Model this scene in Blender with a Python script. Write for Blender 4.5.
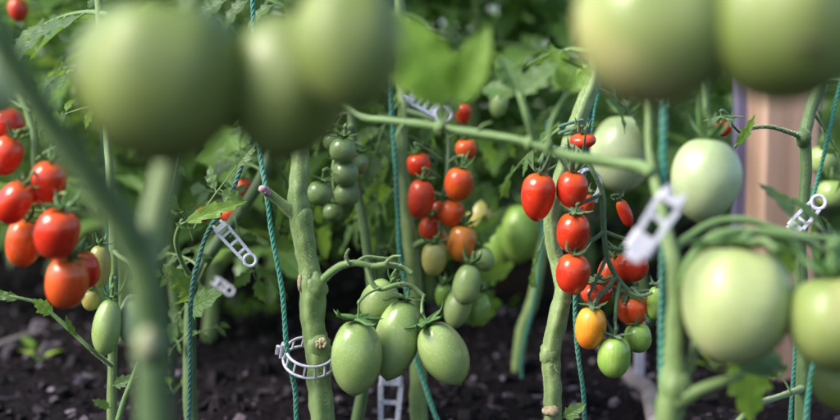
import bpy, math, random
from mathutils import Vector, Matrix, noise
R = math.radians
PI = math.pi
for o in list(bpy.data.objects): bpy.data.objects.remove(o)
SC = bpy.context.scene
COL = SC.collection

# ------------------------------------------------------------------ camera
CAM_H, PITCH, LENS = 0.35, R(5.3), 50.0
FOCUS = 1.03
cam_d = bpy.data.cameras.new('camera'); cam = bpy.data.objects.new('camera', cam_d); COL.objects.link(cam)
cam.location = (0, 0, CAM_H); cam.rotation_euler = (R(90) - PITCH, 0, 0)
cam_d.lens = LENS; cam_d.sensor_width = 36; cam_d.clip_start = 0.02; cam_d.clip_end = 500
cam_d.dof.use_dof = True; cam_d.dof.focus_distance = FOCUS; cam_d.dof.aperture_fstop = 2.7
cam_d.dof.aperture_blades = 9
SC.camera = cam

# ------------------------------------------------------------------ sky and sun
SUN_EL, SUN_AZ = R(42), R(-112)       # azimuth from +Y (view direction), negative = left
w = bpy.data.worlds.new('World'); SC.world = w; w.use_nodes = True
nt = w.node_tree; bg = nt.nodes['Background']
sky = nt.nodes.new('ShaderNodeTexSky'); sky.sky_type = 'NISHITA'; sky.sun_disc = False
sky.sun_elevation = SUN_EL; sky.sun_rotation = SUN_AZ; sky.dust_density = 1.2; sky.ozone_density = 1.6
nt.links.new(sky.outputs[0], bg.inputs[0]); bg.inputs[1].default_value = 0.15
sd = bpy.data.lights.new('sun', 'SUN'); sd.energy = 4.2; sd.angle = R(32); sd.color = (1.0, 0.93, 0.84)
sun = bpy.data.objects.new('sun', sd); COL.objects.link(sun)
sv = Vector((math.sin(SUN_AZ) * math.cos(SUN_EL), math.cos(SUN_AZ) * math.cos(SUN_EL), math.sin(SUN_EL)))
sun.rotation_euler = sv.to_track_quat('Z', 'Y').to_euler(); sun.location = sv * 5
vs = SC.view_settings; SC.display_settings.display_device = 'sRGB'
vs.view_transform = 'Standard'; vs.look = 'None'; vs.gamma = 1.0; vs.use_curve_mapping = False
vs.exposure = 0.95
SC.render.engine = 'CYCLES'
SC.cycles.use_denoising = True
SC.cycles.max_bounces = 8; SC.cycles.transparent_max_bounces = 12
SC.cycles.sample_clamp_indirect = 6.0
SC.cycles.caustics_reflective = False; SC.cycles.caustics_refractive = False

# ------------------------------------------------------------------ helpers
S = 0.72 / 840.0
cR = Matrix.Rotation(R(90) - PITCH, 3, 'X')
def P(x, y, d):
    """photo pixel (840 wide) and distance in metres along the view -> point in the garden"""
    return Vector((0, 0, CAM_H)) + cR @ Vector(((x - 420) * S * d, (210 - y) * S * d, -d))
def sz(px, d): return px * S * d
UPV, RIGHT, BACK = cR @ Vector((0, 1, 0)), Vector((1, 0, 0)), cR @ Vector((0, 0, 1))   # BACK points at the camera

def catmull(pts, n):
    """pts: list of (Vector, radius) -> smooth list"""
    out = []
    m = len(pts)
    for i in range(m - 1):
        p0, p1, p2, p3 = pts[max(i-1, 0)], pts[i], pts[i+1], pts[min(i+2, m-1)]
        for k in range(n):
            t = k / n
            a = 0.5 * ((2*p1[0]) + (p2[0]-p0[0])*t + (2*p0[0]-5*p1[0]+4*p2[0]-p3[0])*t*t + (3*p1[0]-p0[0]-3*p2[0]+p3[0])*t**3)
            out.append((a, p1[1] + (p2[1]-p1[1]) * (t*t*(3-2*t))))
    out.append(pts[-1])
    return out

class MB:
    def __init__(s): s.v = []; s.f = []; s.uv = []; s.mi = []
    def vert(s, p, uv=(0, 0)):
        s.v.append(p); s.uv.append(uv); return len(s.v) - 1
    def face(s, ids, m=0): s.f.append(ids); s.mi.append(m)
    def tube(s, pts, sides=10, sub=5, rough=0.0, seed=0, m=0, cap=True, ridge=0.0, flat=1.0, flat_dir=None):
        path = catmull(pts, sub) if sub > 1 else pts
        n = len(path); ref = None; rings = []; L = 0
        for i, (p, r) in enumerate(path):
            t = (path[min(i+1, n-1)][0] - path[max(i-1, 0)][0])
            if t.length < 1e-9: t = Vector((0, 0, 1))
            t.normalize()
            if ref is None:
                ref = t.cross(flat_dir if flat_dir is not None else Vector((0.3, 1, 0.1)))
                if ref.length < 1e-3: ref = t.cross(Vector((1, 0, 0)))
            ref = ref - t * ref.dot(t); ref.normalize()
            b = t.cross(ref)
            if i: L += (p - path[i-1][0]).length
            ring = []
            for k in range(sides):
                a = 2*PI*k/sides
                rr = r * (1 + ridge * math.cos(a*4 + 0.7))
                if rough:
                    q = p + (ref*math.cos(a) + b*math.sin(a)) * r
                    rr *= 1 + rough * noise.noise(q * 90 + Vector((seed*3.1, 0, 0))) + rough * 0.7 * noise.noise(q * 28 + Vector((seed*1.7, 5, 0)))
                ring.append(s.vert(p + ref*math.cos(a)*rr + b*math.sin(a)*rr*flat, (k/sides, L)))
            rings.append(ring)
        for i in range(n-1):
            A, B = rings[i], rings[i+1]
            for k in range(sides):
                s.face((A[k], A[(k+1) % sides], B[(k+1) % sides], B[k]), m)
        if cap:
            for ring, e, sg in ((rings[0], 0, -1), (rings[-1], n-1, 1)):
                p, r = path[e]; q = path[e-1 if e else 1][0]
                t = (p - q); t = t.normalized() if t.length > 1e-9 else Vector((0, 0, 1))
                c = s.vert(p + t*r*0.45, (0.5, L if e else 0))
                for k in range(sides):
                    a, b2 = ring[k], ring[(k+1) % sides]
                    s.face((a, b2, c) if e else (b2, a, c), m)
        return path
    def build(s, name, mats, parent=None, origin=None, smooth=True):
        if not isinstance(mats, (list, tuple)): mats = [mats]
        o_ = origin if origin is not None else (Vector(parent.location) if parent is not None else Vector((0, 0, 0)))
        me = bpy.data.meshes.new(name)
        me.from_pydata([tuple(Vector(v) - o_) for v in s.v], [], s.f)
        for mt in mats: me.materials.append(mt)
        if len(mats) > 1: me.polygons.foreach_set('material_index', s.mi)
        uvl = me.uv_layers.new(name='UVMap')
        idx = [0] * len(me.loops); me.loops.foreach_get('vertex_index', idx)
        flat = []
        for i in idx: flat.extend(s.uv[i])
        uvl.data.foreach_set('uv', flat)
        if smooth: me.polygons.foreach_set('use_smooth', [True] * len(me.polygons))
        me.update()
        o = bpy.data.objects.new(name, me); COL.objects.link(o)
        if parent is not None: o.parent = parent
        else: o.location = o_
        return o

def tag(o, label, cat, group=None):
    o['label'] = label; o['category'] = cat
    if group: o['group'] = group
    return o
def empty(name, loc, label, cat, group=None):
    o = bpy.data.objects.new(name, None); COL.objects.link(o); o.location = loc; o.empty_display_size = 0.05
    return tag(o, label, cat, group)

# ------------------------------------------------------------------ materials
def mat(name):
    m = bpy.data.materials.new(name); m.use_nodes = True
    n = m.node_tree.nodes; return m, n, m.node_tree.links, n['Principled BSDF'], n['Material Output']
def ramp(n, stops, interp='LINEAR'):
    r = n.new('ShaderNodeValToRGB'); cr = r.color_ramp; cr.interpolation = interp
    while len(cr.elements) < len(stops): cr.elements.new(0.5)
    for e, (p, c) in zip(cr.elements, stops):
        e.position = p; e.color = (c[0], c[1], c[2], 1)
    return r
def mnode(n, l, op, a, b=None, c=None):
    q = n.new('ShaderNodeMath'); q.operation = op
    for i, v in enumerate((a, b, c)):
        if v is None: continue
        if isinstance(v, (int, float)): q.inputs[i].default_value = v
        else: l.new(v, q.inputs[i])
    return q.outputs[0]

def m_leaf(name, dark, light, vein, trans=(0.25, 0.42, 0.05), tmix=0.35, rough=0.5):
    m, n, l, b, out = mat(name)
    uv = n.new('ShaderNodeUVMap'); sep = n.new('ShaderNodeSeparateXYZ'); l.new(uv.outputs[0], sep.inputs[0])
    v = mnode(n, l, 'ABSOLUTE', sep.outputs[1])
    # side veins run forward from the midrib
    t = mnode(n, l, 'SUBTRACT', sep.outputs[0], mnode(n, l, 'MULTIPLY', v, 0.33))
    fr = mnode(n, l, 'FRACT', mnode(n, l, 'MULTIPLY', t, 7.0))
    dist = mnode(n, l, 'ABSOLUTE', mnode(n, l, 'SUBTRACT', fr, 0.5))
    side = mnode(n, l, 'SMOOTH_MIN', mnode(n, l, 'MULTIPLY', dist, 9.0), 1.0, 0.2)
    mid = mnode(n, l, 'MINIMUM', mnode(n, l, 'MULTIPLY', v, 14.0), 1.0)
    vm = mnode(n, l, 'MINIMUM', side, mid)
    geo = n.new('ShaderNodeNewGeometry')
    tc = n.new('ShaderNodeTexCoord')
    nz = n.new('ShaderNodeTexNoise'); nz.inputs['Scale'].default_value = 22; nz.inputs['Detail'].default_value = 3
    l.new(tc.outputs['Object'], nz.inputs['Vector'])
    f = mnode(n, l, 'ADD', mnode(n, l, 'MULTIPLY', geo.outputs['Random Per Island'], 0.6), mnode(n, l, 'MULTIPLY', mnode(n, l, 'SUBTRACT', nz.outputs[0], 0.28), 0.7))
    cr = ramp(n, [(0.0, dark), (0.55, [(a+b_)/2 for a, b_ in zip(dark, light)]), (1.0, light)])
    l.new(f, cr.inputs[0])
    mx = n.new('ShaderNodeMixRGB'); l.new(vm, mx.inputs[0]); mx.inputs[1].default_value = (*vein, 1); l.new(cr.outputs[0], mx.inputs[2])
    l.new(mx.outputs[0], b.inputs['Base Color'])
    b.inputs['Roughness'].default_value = rough
    bp = n.new('ShaderNodeBump'); bp.inputs['Strength'].default_value = 0.6; bp.inputs['Distance'].default_value = 0.002
    nz2 = n.new('ShaderNodeTexNoise'); nz2.inputs['Scale'].default_value = 260; l.new(tc.outputs['Object'], nz2.inputs['Vector'])
    l.new(mnode(n, l, 'ADD', vm, mnode(n, l, 'MULTIPLY', nz2.outputs[0], 0.5)), bp.inputs['Height']); l.new(bp.outputs[0], b.inputs['Normal'])
    tr = n.new('ShaderNodeBsdfTranslucent')
    mt = n.new('ShaderNodeMixRGB'); mt.blend_type = 'MULTIPLY'; mt.inputs[0].default_value = 0.0
    tcol = n.new('ShaderNodeMixRGB'); tcol.inputs[1].default_value = (trans[0]*.5, trans[1]*.6, trans[2]*.6, 1); tcol.inputs[2].default_value = (*trans, 1)
    l.new(f, tcol.inputs[0]); l.new(tcol.outputs[0], tr.inputs[0]); l.new(bp.outputs[0], tr.inputs['Normal'])
    ms = n.new('ShaderNodeMixShader'); ms.inputs[0].default_value = tmix
    l.new(b.outputs[0], ms.inputs[1]); l.new(tr.outputs[0], ms.inputs[2]); l.new(ms.outputs[0], out.inputs[0])
    return m

def m_fruit(name, main, second, top, speck=0.12, rough=0.22, sss=0.25, blush=None, blotch=6.0, streak=0.0, top_h=0.8):
    """object coordinates are scaled so that the fruit runs z -1 (tip) .. 1 (stalk): stored in UV y"""
    m, n, l, b, out = mat(name)
    uv = n.new('ShaderNodeUVMap'); sep = n.new('ShaderNodeSeparateXYZ'); l.new(uv.outputs[0], sep.inputs[0])
    tc = n.new('ShaderNodeTexCoord')
    inf = n.new('ShaderNodeObjectInfo')
    off = n.new('ShaderNodeVectorMath'); off.operation = 'ADD'
    l.new(tc.outputs['Object'], off.inputs[0]); l.new(inf.outputs['Random'], off.inputs[1])
    nz = n.new('ShaderNodeTexNoise'); nz.inputs['Scale'].default_value = blotch * 6; nz.inputs['Detail'].default_value = 4
    l.new(off.outputs[0], nz.inputs['Vector'])
    cr = ramp(n, [(0.35, main), (0.68, second)]); l.new(nz.outputs[0], cr.inputs[0])
    # shoulder colour near the stalk, uneven edge, fine streaks down the skin
    wv = n.new('ShaderNodeTexNoise'); wv.inputs['Scale'].default_value = 1.0; wv.inputs['Detail'].default_value = 3
    cmb = n.new('ShaderNodeCombineXYZ'); l.new(mnode(n, l, 'MULTIPLY', sep.outputs[0], 46.0), cmb.inputs[0]); l.new(mnode(n, l, 'MULTIPLY', sep.outputs[1], 1.3), cmb.inputs[1]); l.new(inf.outputs['Random'], cmb.inputs[2])
    l.new(cmb.outputs[0], wv.inputs['Vector'])
    h = mnode(n, l, 'ADD', sep.outputs[1], mnode(n, l, 'MULTIPLY', mnode(n, l, 'SUBTRACT', wv.outputs[0], 0.5), 0.6))
    tr = n.new('ShaderNodeMapRange'); tr.inputs[1].default_value = top_h - 0.45; tr.inputs[2].default_value = top_h + 0.35; l.new(h, tr.inputs[0])
    mx = n.new('ShaderNodeMixRGB'); l.new(tr.outputs[0], mx.inputs[0]); l.new(cr.outputs[0], mx.inputs[1]); mx.inputs[2].default_value = (*top, 1)
    cur = mx.outputs[0]
    if streak:
        sx = n.new('ShaderNodeMixRGB'); l.new(mnode(n, l, 'MULTIPLY', mnode(n, l, 'GREATER_THAN', wv.outputs[0], 0.52), streak), sx.inputs[0])
        l.new(cur, sx.inputs[1]); sx.inputs[2].default_value = (*second, 1); cur = sx.outputs[0]
    if blush:
        bz = n.new('ShaderNodeTexNoise'); bz.inputs['Scale'].default_value = 14; l.new(off.outputs[0], bz.inputs['Vector'])
        br = n.new('ShaderNodeMapRange'); br.inputs[1].default_value = 0.5; br.inputs[2].default_value = 0.72; l.new(bz.outputs[0], br.inputs[0])
        bx = n.new('ShaderNodeMixRGB'); l.new(br.outputs[0], bx.inputs[0]); l.new(cur, bx.inputs[1]); bx.inputs[2].default_value = (*blush, 1); cur = bx.outputs[0]
    vo = n.new('ShaderNodeTexVoronoi'); vo.inputs['Scale'].default_value = 420; l.new(off.outputs[0], vo.inputs['Vector'])
    sp = n.new('ShaderNodeMapRange'); sp.inputs[1].default_value = 0.18; sp.inputs[2].default_value = 0.32; sp.inputs[3].default_value = speck; sp.inputs[4].default_value = 0; l.new(vo.outputs[0], sp.inputs[0])
    s2 = n.new('ShaderNodeMixRGB'); l.new(sp.outputs[0], s2.inputs[0]); l.new(cur, s2.inputs[1]); s2.inputs[2].default_value = tuple(min(1, c*1.9+0.06) for c in second) + (1,)
    dn = n.new('ShaderNodeTexNoise'); dn.inputs['Scale'].default_value = 90; dn.inputs['Detail'].default_value = 8; dn.inputs['Roughness'].default_value = .7; l.new(off.outputs[0], dn.inputs['Vector'])
    dm = n.new('ShaderNodeMapRange'); dm.inputs[1].default_value = .55; dm.inputs[2].default_value = .78; dm.inputs[4].default_value = .22; l.new(dn.outputs[0], dm.inputs[0])
    dx = n.new('ShaderNodeMixRGB'); l.new(dm.outputs[0], dx.inputs[0]); l.new(s2.outputs[0], dx.inputs[1]); dx.inputs[2].default_value = (.42, .40, .34, 1)
    l.new(dx.outputs[0], b.inputs['Base Color'])
    rz = n.new('ShaderNodeTexNoise'); rz.inputs['Scale'].default_value = 55; rz.inputs['Detail'].default_value = 5; l.new(off.outputs[0], rz.inputs['Vector'])
    rr = n.new('ShaderNodeMapRange'); rr.inputs[1].default_value = 0.3; rr.inputs[2].default_value = 0.75; rr.inputs[3].default_value = rough*0.65; rr.inputs[4].default_value = rough*2.2; l.new(rz.outputs[0], rr.inputs[0])
    l.new(rr.outputs[0], b.inputs['Roughness'])
    b.inputs['Subsurface Weight'].default_value = sss; b.inputs['Subsurface Radius'].default_value = (0.9, 0.5, 0.2) ; b.inputs['Subsurface Scale'].default_value = 0.006
    bp = n.new('ShaderNodeBump'); bp.inputs['Strength'].default_value = 0.12; bp.inputs['Distance'].default_value = 0.002
    l.new(mnode(n, l, 'ADD', rz.outputs[0], mnode(n, l, 'MULTIPLY', sp.outputs[0], 0.5)), bp.inputs['Height']); l.new(bp.outputs[0], b.inputs['Normal'])
    return m

def m_stem(name, c1, c2, c3, scale=60, rough=0.55):
    m, n, l, b, out = mat(name)
    uv = n.new('ShaderNodeUVMap'); mp = n.new('ShaderNodeMapping'); mp.inputs['Scale'].default_value = (9, 14, 1); l.new(uv.outputs[0], mp.inputs[0])
    st = n.new('ShaderNodeTexNoise'); st.inputs['Scale'].default_value = 1.0; st.inputs['Detail'].default_value = 5; l.new(mp.outputs[0], st.inputs['Vector'])
    tc = n.new('ShaderNodeTexCoord'); nz = n.new('ShaderNodeTexNoise'); nz.inputs['Scale'].default_value = scale; nz.inputs['Detail'].default_value = 6
    l.new(tc.outputs['Object'], nz.inputs['Vector'])
    cr = ramp(n, [(0.25, c1), (0.5, c2), (0.8, c3)])
    l.new(mnode(n, l, 'ADD', mnode(n, l, 'MULTIPLY', st.outputs[0], 0.6), mnode(n, l, 'MULTIPLY', nz.outputs[0], 0.42)), cr.inputs[0])
    l.new(cr.outputs[0], b.inputs['Base Color']); b.inputs['Roughness'].default_value = rough
    fz = n.new('ShaderNodeTexNoise'); fz.inputs['Scale'].default_value = 700; l.new(tc.outputs['Object'], fz.inputs['Vector'])
    bp = n.new('ShaderNodeBump'); bp.inputs['Strength'].default_value = 0.5; bp.inputs['Distance'].default_value = 0.0015
    l.new(mnode(n, l, 'ADD', mnode(n, l, 'ADD', st.outputs[0], nz.outputs[0]), mnode(n, l, 'MULTIPLY', fz.outputs[0], 0.6)), bp.inputs['Height']); l.new(bp.outputs[0], b.inputs['Normal'])
    b.inputs['Subsurface Weight'].default_value = 0.12; b.inputs['Subsurface Scale'].default_value = 0.003
    b.inputs['Sheen Weight'].default_value = 0.35; b.inputs['Sheen Tint'].default_value = (0.8, 1, 0.6, 1)
    return m

def m_simple(name, c1, c2, scale=80, rough=0.6, bump=0.4, detail=5, dist=0.001):
    m, n, l, b, out = mat(name)
    tc = n.new('ShaderNodeTexCoord'); nz = n.new('ShaderNodeTexNoise'); nz.inputs['Scale'].default_value = scale; nz.inputs['Detail'].default_value = detail
    l.new(tc.outputs['Object'], nz.inputs['Vector'])
    cr = ramp(n, [(0.3, c1), (0.7, c2)]); l.new(nz.outputs[0], cr.inputs[0]); l.new(cr.outputs[0], b.inputs['Base Color'])
    b.inputs['Roughness'].default_value = rough
    bp = n.new('ShaderNodeBump'); bp.inputs['Strength'].default_value = bump; bp.inputs['Distance'].default_value = dist; l.new(nz.outputs[0], bp.inputs['Height']); l.new(bp.outputs[0], b.inputs['Normal'])
    return m

M = {}
M['leaf'] = m_leaf('leaf_green', (0.035, 0.085, 0.022), (0.10, 0.19, 0.045), (0.12, 0.22, 0.07))
M['leaf_far'] = m_leaf('leaf_background', (0.05, 0.13, 0.035), (0.22, 0.36, 0.10), (0.16, 0.28, 0.10), trans=(0.5, 0.72, 0.14), tmix=0.45, rough=0.26)
M['leaf_bright'] = m_leaf('leaf_yellow_green', (0.12, 0.25, 0.025), (0.22, 0.38, 0.05), (0.27, 0.42, 0.10), trans=(0.5, 0.72, 0.08), tmix=0.5)
M['leaf_hedge'] = m_leaf('leaf_hedge', (0.06, 0.13, 0.06), (0.16, 0.27, 0.11), (0.12, 0.2, 0.09), trans=(0.4, 0.6, 0.15), tmix=.4, rough=0.25)
M['red'] = m_fruit('tomato_ripe_red', (0.50, 0.018, 0.009), (0.60, 0.045, 0.013), (0.60, 0.10, 0.014), speck=0.10, rough=0.17, streak=0.12)
M['red_deep'] = m_fruit('tomato_deep_red', (0.46, 0.026, 0.014), (0.56, 0.06, 0.02), (0.5, 0.09, 0.02), speck=0.08, rough=0.2)
M['orange_red'] = m_fruit('tomato_orange_red', (0.54, 0.042, 0.010), (0.62, 0.095, 0.016), (0.6, 0.14, 0.02), speck=0.12, rough=0.2, streak=0.2)
M['orange'] = m_fruit('tomato_orange', (0.62, 0.15, 0.02), (0.62, 0.22, 0.03), (0.5, 0.25, 0.04), speck=0.12, rough=0.22)
M['yellow'] = m_fruit('tomato_yellow_orange', (0.68, 0.30, 0.022), (0.66, 0.17, 0.018), (0.62, 0.40, 0.04), speck=0.12, rough=0.2, streak=0.3)
M['turning'] = m_fruit('tomato_yellow_green', (0.34, 0.34, 0.11), (0.4, 0.34, 0.09), (0.25, 0.3, 0.09), speck=0.12)
M['green'] = m_fruit('tomato_green', (0.22, 0.32, 0.09), (0.32, 0.41, 0.16), (0.09, 0.19, 0.035), speck=0.2, rough=0.24, streak=0.12, top_h=1.0)
M['lime'] = m_fruit('tomato_light_green_striped', (0.30, 0.42, 0.10), (0.17, 0.33, 0.05), (0.24, 0.40, 0.09), speck=0.12, rough=0.2, streak=0.5)
M['green_cherry'] = m_fruit('tomato_small_green', (0.10, 0.17, 0.055), (0.18, 0.25, 0.10), (0.04, 0.10, 0.02), speck=0.3, rough=0.26, streak=0.2, top_h=0.75)
M['pale'] = m_fruit('tomato_pale_green', (0.38, 0.46, 0.24), (0.44, 0.51, 0.29), (0.30, 0.40, 0.17), speck=0.15, rough=0.26)
M['big_green'] = m_fruit('tomato_big_green', (0.145, 0.195, 0.045), (0.21, 0.26, 0.07), (0.08, 0.14, 0.028), speck=0.2, rough=0.36, blotch=2.5)
M['big_blush'] = m_fruit('tomato_big_green_blush', (0.20, 0.26, 0.07), (0.27, 0.32, 0.10), (0.14, 0.21, 0.045), speck=0.2, rough=0.36, blush=(0.46, 0.41, 0.18), blotch=2.5)
M['big_cream'] = m_fruit('tomato_big_cream_green', (0.33, 0.40, 0.16), (0.42, 0.46, 0.21), (0.27, 0.35, 0.11), speck=0.25, rough=0.32, blush=(0.5, 0.44, 0.22), blotch=2.5)
M['calyx'] = m_simple('calyx_green', (0.035, 0.10, 0.02), (0.08, 0.17, 0.04), 200, 0.6)
M['truss'] = m_stem('truss_green', (0.07, 0.14, 0.035), (0.11, 0.2, 0.055), (0.17, 0.26, 0.085))
M['truss_dark'] = m_stem('truss_dark_green', (0.03, 0.07, 0.025), (0.05, 0.105, 0.035), (0.08, 0.15, 0.05))
M['stem'] = m_stem('stem_green', (0.045, 0.09, 0.02), (0.12, 0.19, 0.05), (0.26, 0.34, 0.12))
M['stem_pale'] = m_stem('stem_pale_green', (0.06, 0.11, 0.03), (0.15, 0.22, 0.07), (0.28, 0.35, 0.15))
M['stem_dark'] = m_stem('stem_dark_green', (0.022, 0.06, 0.014), (0.05, 0.10, 0.025), (0.11, 0.17, 0.045))
M['scar'] = m_simple('healed_scar', (0.20, 0.13, 0.07), (0.42, 0.36, 0.22), 300, 0.8, 0.8)
M['scar_pale'] = m_simple('pale_scar', (0.22, 0.24, 0.12), (0.34, 0.34, 0.20), 200, 0.8, 0.6)
M['scar_pink'] = m_simple('cut_end_pink', (0.22, 0.12, 0.12), (0.50, 0.36, 0.37), 500, 0.8, 0.8)
M['bark'] = m_simple('healed_crack', (0.05, 0.05, 0.025), (0.09, 0.08, 0.04), 200, 0.9)
M['hair'] = m_simple('stem_hair', (0.35, 0.42, 0.25), (0.5, 0.55, 0.4), 100, 0.5)
M['petal'] = m_simple('dried_petal', (0.4, 0.42, 0.25), (0.55, 0.55, 0.4), 300, 0.8)

def m_twine(name, c1, c2):
    m, n, l, b, out = mat(name)
    tc = n.new('ShaderNodeTexCoord'); nz = n.new('ShaderNodeTexNoise'); nz.inputs['Scale'].default_value = 900; nz.inputs['Detail'].default_value = 3
    l.new(tc.outputs['Object'], nz.inputs['Vector']); cr = ramp(n, [(0.3, c1), (0.75, c2)]); l.new(nz.outputs[0], cr.inputs[0])
    n2 = n.new('ShaderNodeTexNoise'); n2.inputs['Scale'].default_value = 35; n2.inputs['Detail'].default_value = 6; l.new(tc.outputs['Object'], n2.inputs['Vector'])
    mr = n.new('ShaderNodeMapRange'); mr.inputs[1].default_value = .45; mr.inputs[2].default_value = .75; mr.inputs[4].default_value = .55; l.new(n2.outputs[0], mr.inputs[0])
    mx = n.new('ShaderNodeMixRGB'); l.new(mr.outputs[0], mx.inputs[0]); l.new(cr.outputs[0], mx.inputs[1]); mx.inputs[2].default_value = (0.07, 0.17, 0.13, 1)
    l.new(mx.outputs[0], b.inputs['Base Color']); b.inputs['Roughness'].default_value = 0.7
    bp = n.new('ShaderNodeBump'); bp.inputs['Strength'].default_value = 0.8; bp.inputs['Distance'].default_value = 0.0006; l.new(nz.outputs[0], bp.inputs['Height']); l.new(bp.outputs[0], b.inputs['Normal'])
    b.inputs['Sheen Weight'].default_value = 0.5
    return m
M['twine'] = m_twine('twine_teal', (0.0, 0.11, 0.07), (0.015, 0.27, 0.17))
M['twine_dark'] = m_twine('twine_dark_green', (0.0, 0.06, 0.045), (0.01, 0.15, 0.10))

def m_plastic():
    m, n, l, b, out = mat('clip_plastic')
    b.inputs['Base Color'].default_value = (0.74, 0.74, 0.84, 1); b.inputs['Roughness'].default_value = 0.22
    b.inputs['Transmission Weight'].default_value = 0.35; b.inputs['IOR'].default_value = 1.45
    tc = n.new('ShaderNodeTexCoord'); nz = n.new('ShaderNodeTexNoise'); nz.inputs['Scale'].default_value = 240
    l.new(tc.outputs['Object'], nz.inputs['Vector']); rr = n.new('ShaderNodeMapRange'); rr.inputs[3].default_value = 0.12; rr.inputs[4].default_value = 0.5; l.new(nz.outputs[0], rr.inputs[0]); l.new(rr.outputs[0], b.inputs['Roughness'])
    cr = ramp(n, [(0.3, (0.6, 0.6, 0.72)), (0.7, (0.82, 0.82, 0.9))]); l.new(nz.outputs[0], cr.inputs[0]); l.new(cr.outputs[0], b.inputs['Base Color'])
    return m
M['clip'] = m_plastic()

def m_soil():
    m, n, l, b, out = mat('dark_soil')
    tc = n.new('ShaderNodeTexCoord')
    nz = n.new('ShaderNodeTexNoise'); nz.inputs['Scale'].default_value = 45; nz.inputs['Detail'].default_value = 10; nz.inputs['Roughness'].default_value = 0.7; l.new(tc.outputs['Object'], nz.inputs['Vector'])
    vo = n.new('ShaderNodeTexVoronoi'); vo.inputs['Scale'].default_value = 90; l.new(tc.outputs['Object'], vo.inputs['Vector'])
    cr = ramp(n, [(0.3, (0.004, 0.003, 0.0045)), (0.6, (0.011, 0.008, 0.011)), (0.8, (0.028, 0.021, 0.027))])
    l.new(mnode(n, l, 'ADD', mnode(n, l, 'MULTIPLY', nz.outputs[0], 0.7), mnode(n, l, 'MULTIPLY', vo.outputs[0], 0.35)), cr.inputs[0]); l.new(cr.outputs[0], b.inputs['Base Color'])
    b.inputs['Roughness'].default_value = 0.9; b.inputs['Specular IOR Level'].default_value = 0.08
    bp = n.new('ShaderNodeBump'); bp.inputs['Strength'].default_value = 1; bp.inputs['Distance'].default_value = 0.012; l.new(mnode(n, l, 'ADD', nz.outputs[0], mnode(n, l, 'MULTIPLY', vo.outputs[0], 0.5)), bp.inputs['Height']); l.new(bp.outputs[0], b.inputs['Normal'])
    return m
M['soil'] = m_soil()
def m_chips():
    m, n, l, b, out = mat('bark_mulch')
    geo = n.new('ShaderNodeNewGeometry')
    cr = ramp(n, [(0.0, (0.004, 0.003, 0.0045)), (0.6, (0.012, 0.009, 0.012)), (0.86, (0.036, 0.027, 0.036)), (1.0, (0.16, 0.13, 0.165))]); l.new(geo.outputs['Random Per Island'], cr.inputs[0])
    l.new(cr.outputs[0], b.inputs['Base Color']); b.inputs['Roughness'].default_value = 0.7; b.inputs['Specular IOR Level'].default_value = 0.15
    tc = n.new('ShaderNodeTexCoord'); nz = n.new('ShaderNodeTexNoise'); nz.inputs['Scale'].default_value = 300; nz.inputs['Detail'].default_value = 4; l.new(tc.outputs['Object'], nz.inputs['Vector'])
    bp = n.new('ShaderNodeBump'); bp.inputs['Strength'].default_value = 0.8; bp.inputs['Distance'].default_value = 0.002; l.new(nz.outputs[0], bp.inputs['Height']); l.new(bp.outputs[0], b.inputs['Normal'])
    return m
M['chips'] = m_chips()
def m_wood(name, c1, c2):
    m, n, l, b, out = mat(name)
    tc = n.new('ShaderNodeTexCoord'); mp = n.new('ShaderNodeMapping'); mp.inputs['Scale'].default_value = (40, 40, 2.5); l.new(tc.outputs['Object'], mp.inputs[0])
    nz = n.new('ShaderNodeTexNoise'); nz.inputs['Scale'].default_value = 1; nz.inputs['Detail'].default_value = 8; l.new(mp.outputs[0], nz.inputs['Vector'])
    cr = ramp(n, [(0.3, c1), (0.7, c2)]); l.new(nz.outputs[0], cr.inputs[0]); l.new(cr.outputs[0], b.inputs['Base Color']); b.inputs['Roughness'].default_value = 0.75
    bp = n.new('ShaderNodeBump'); bp.inputs['Distance'].default_value = 0.003; l.new(nz.outputs[0], bp.inputs['Height']); l.new(bp.outputs[0], b.inputs['Normal'])
    return m
M['wood'] = m_wood('post_wood', (0.20, 0.12, 0.085), (0.36, 0.235, 0.175))
M['wood_grey'] = m_wood('grey_stick', (0.10, 0.09, 0.10), (0.2, 0.17, 0.18))
M['violet'] = m_wood('board_violet_grey', (0.09, 0.08, 0.15), (0.14, 0.12, 0.21))
M['pot'] = m_simple('pot_brown', (0.035, 0.022, 0.02), (0.055, 0.035, 0.03), 30, 0.6)
M['hose'] = m_simple('hose_grey', (0.13, 0.11, 0.13), (0.2, 0.18, 0.2), 40, 0.5)
M['box'] = m_simple('crate_pale', (0.42, 0.42, 0.5), (0.5, 0.5, 0.58), 20, 0.5)
M['metal'] = m_simple('metal_stake', (0.28, 0.27, 0.34), (0.36, 0.35, 0.42), 60, 0.4)

# ------------------------------------------------------------------ the ground
def ground_z(x, y):
    q = Vector((x, y, 0))
    a = 1.0 if abs(x) < 4 and y < 7 else 0.3
    return a * (0.016 * noise.noise(q * 3) + 0.014 * noise.noise(q * 11) + 0.010 * noise.noise(q * 30))
def axis(lo, hi, step, far, growth=1.22):
    v = []; x = lo
    while x <= hi: v.append(x); x += step
    s = step; x = v[-1]
    while x < far: s *= growth; x += s; v.append(x)
    s = step; x = lo; pre = []
    while x > -far: s *= growth; x -= s; pre.append(x)
    return pre[::-1] + v
mb = MB()
xs = axis(-2.4, 2.4, 0.022, 60); ys = axis(0.8, 4.2, 0.022, 60)
ids = [[mb.vert(Vector((x, y, ground_z(x, y))), (x, y)) for x in xs] for y in ys]
for j in range(len(ys)-1):
    for i in range(len(xs)-1):
        mb.face((ids[j][i], ids[j][i+1], ids[j+1][i+1], ids[j+1][i]))
g = mb.build('soil_ground', M['soil']); g['kind'] = 'structure'
rnd = random.Random(5)
mb = MB()
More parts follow.
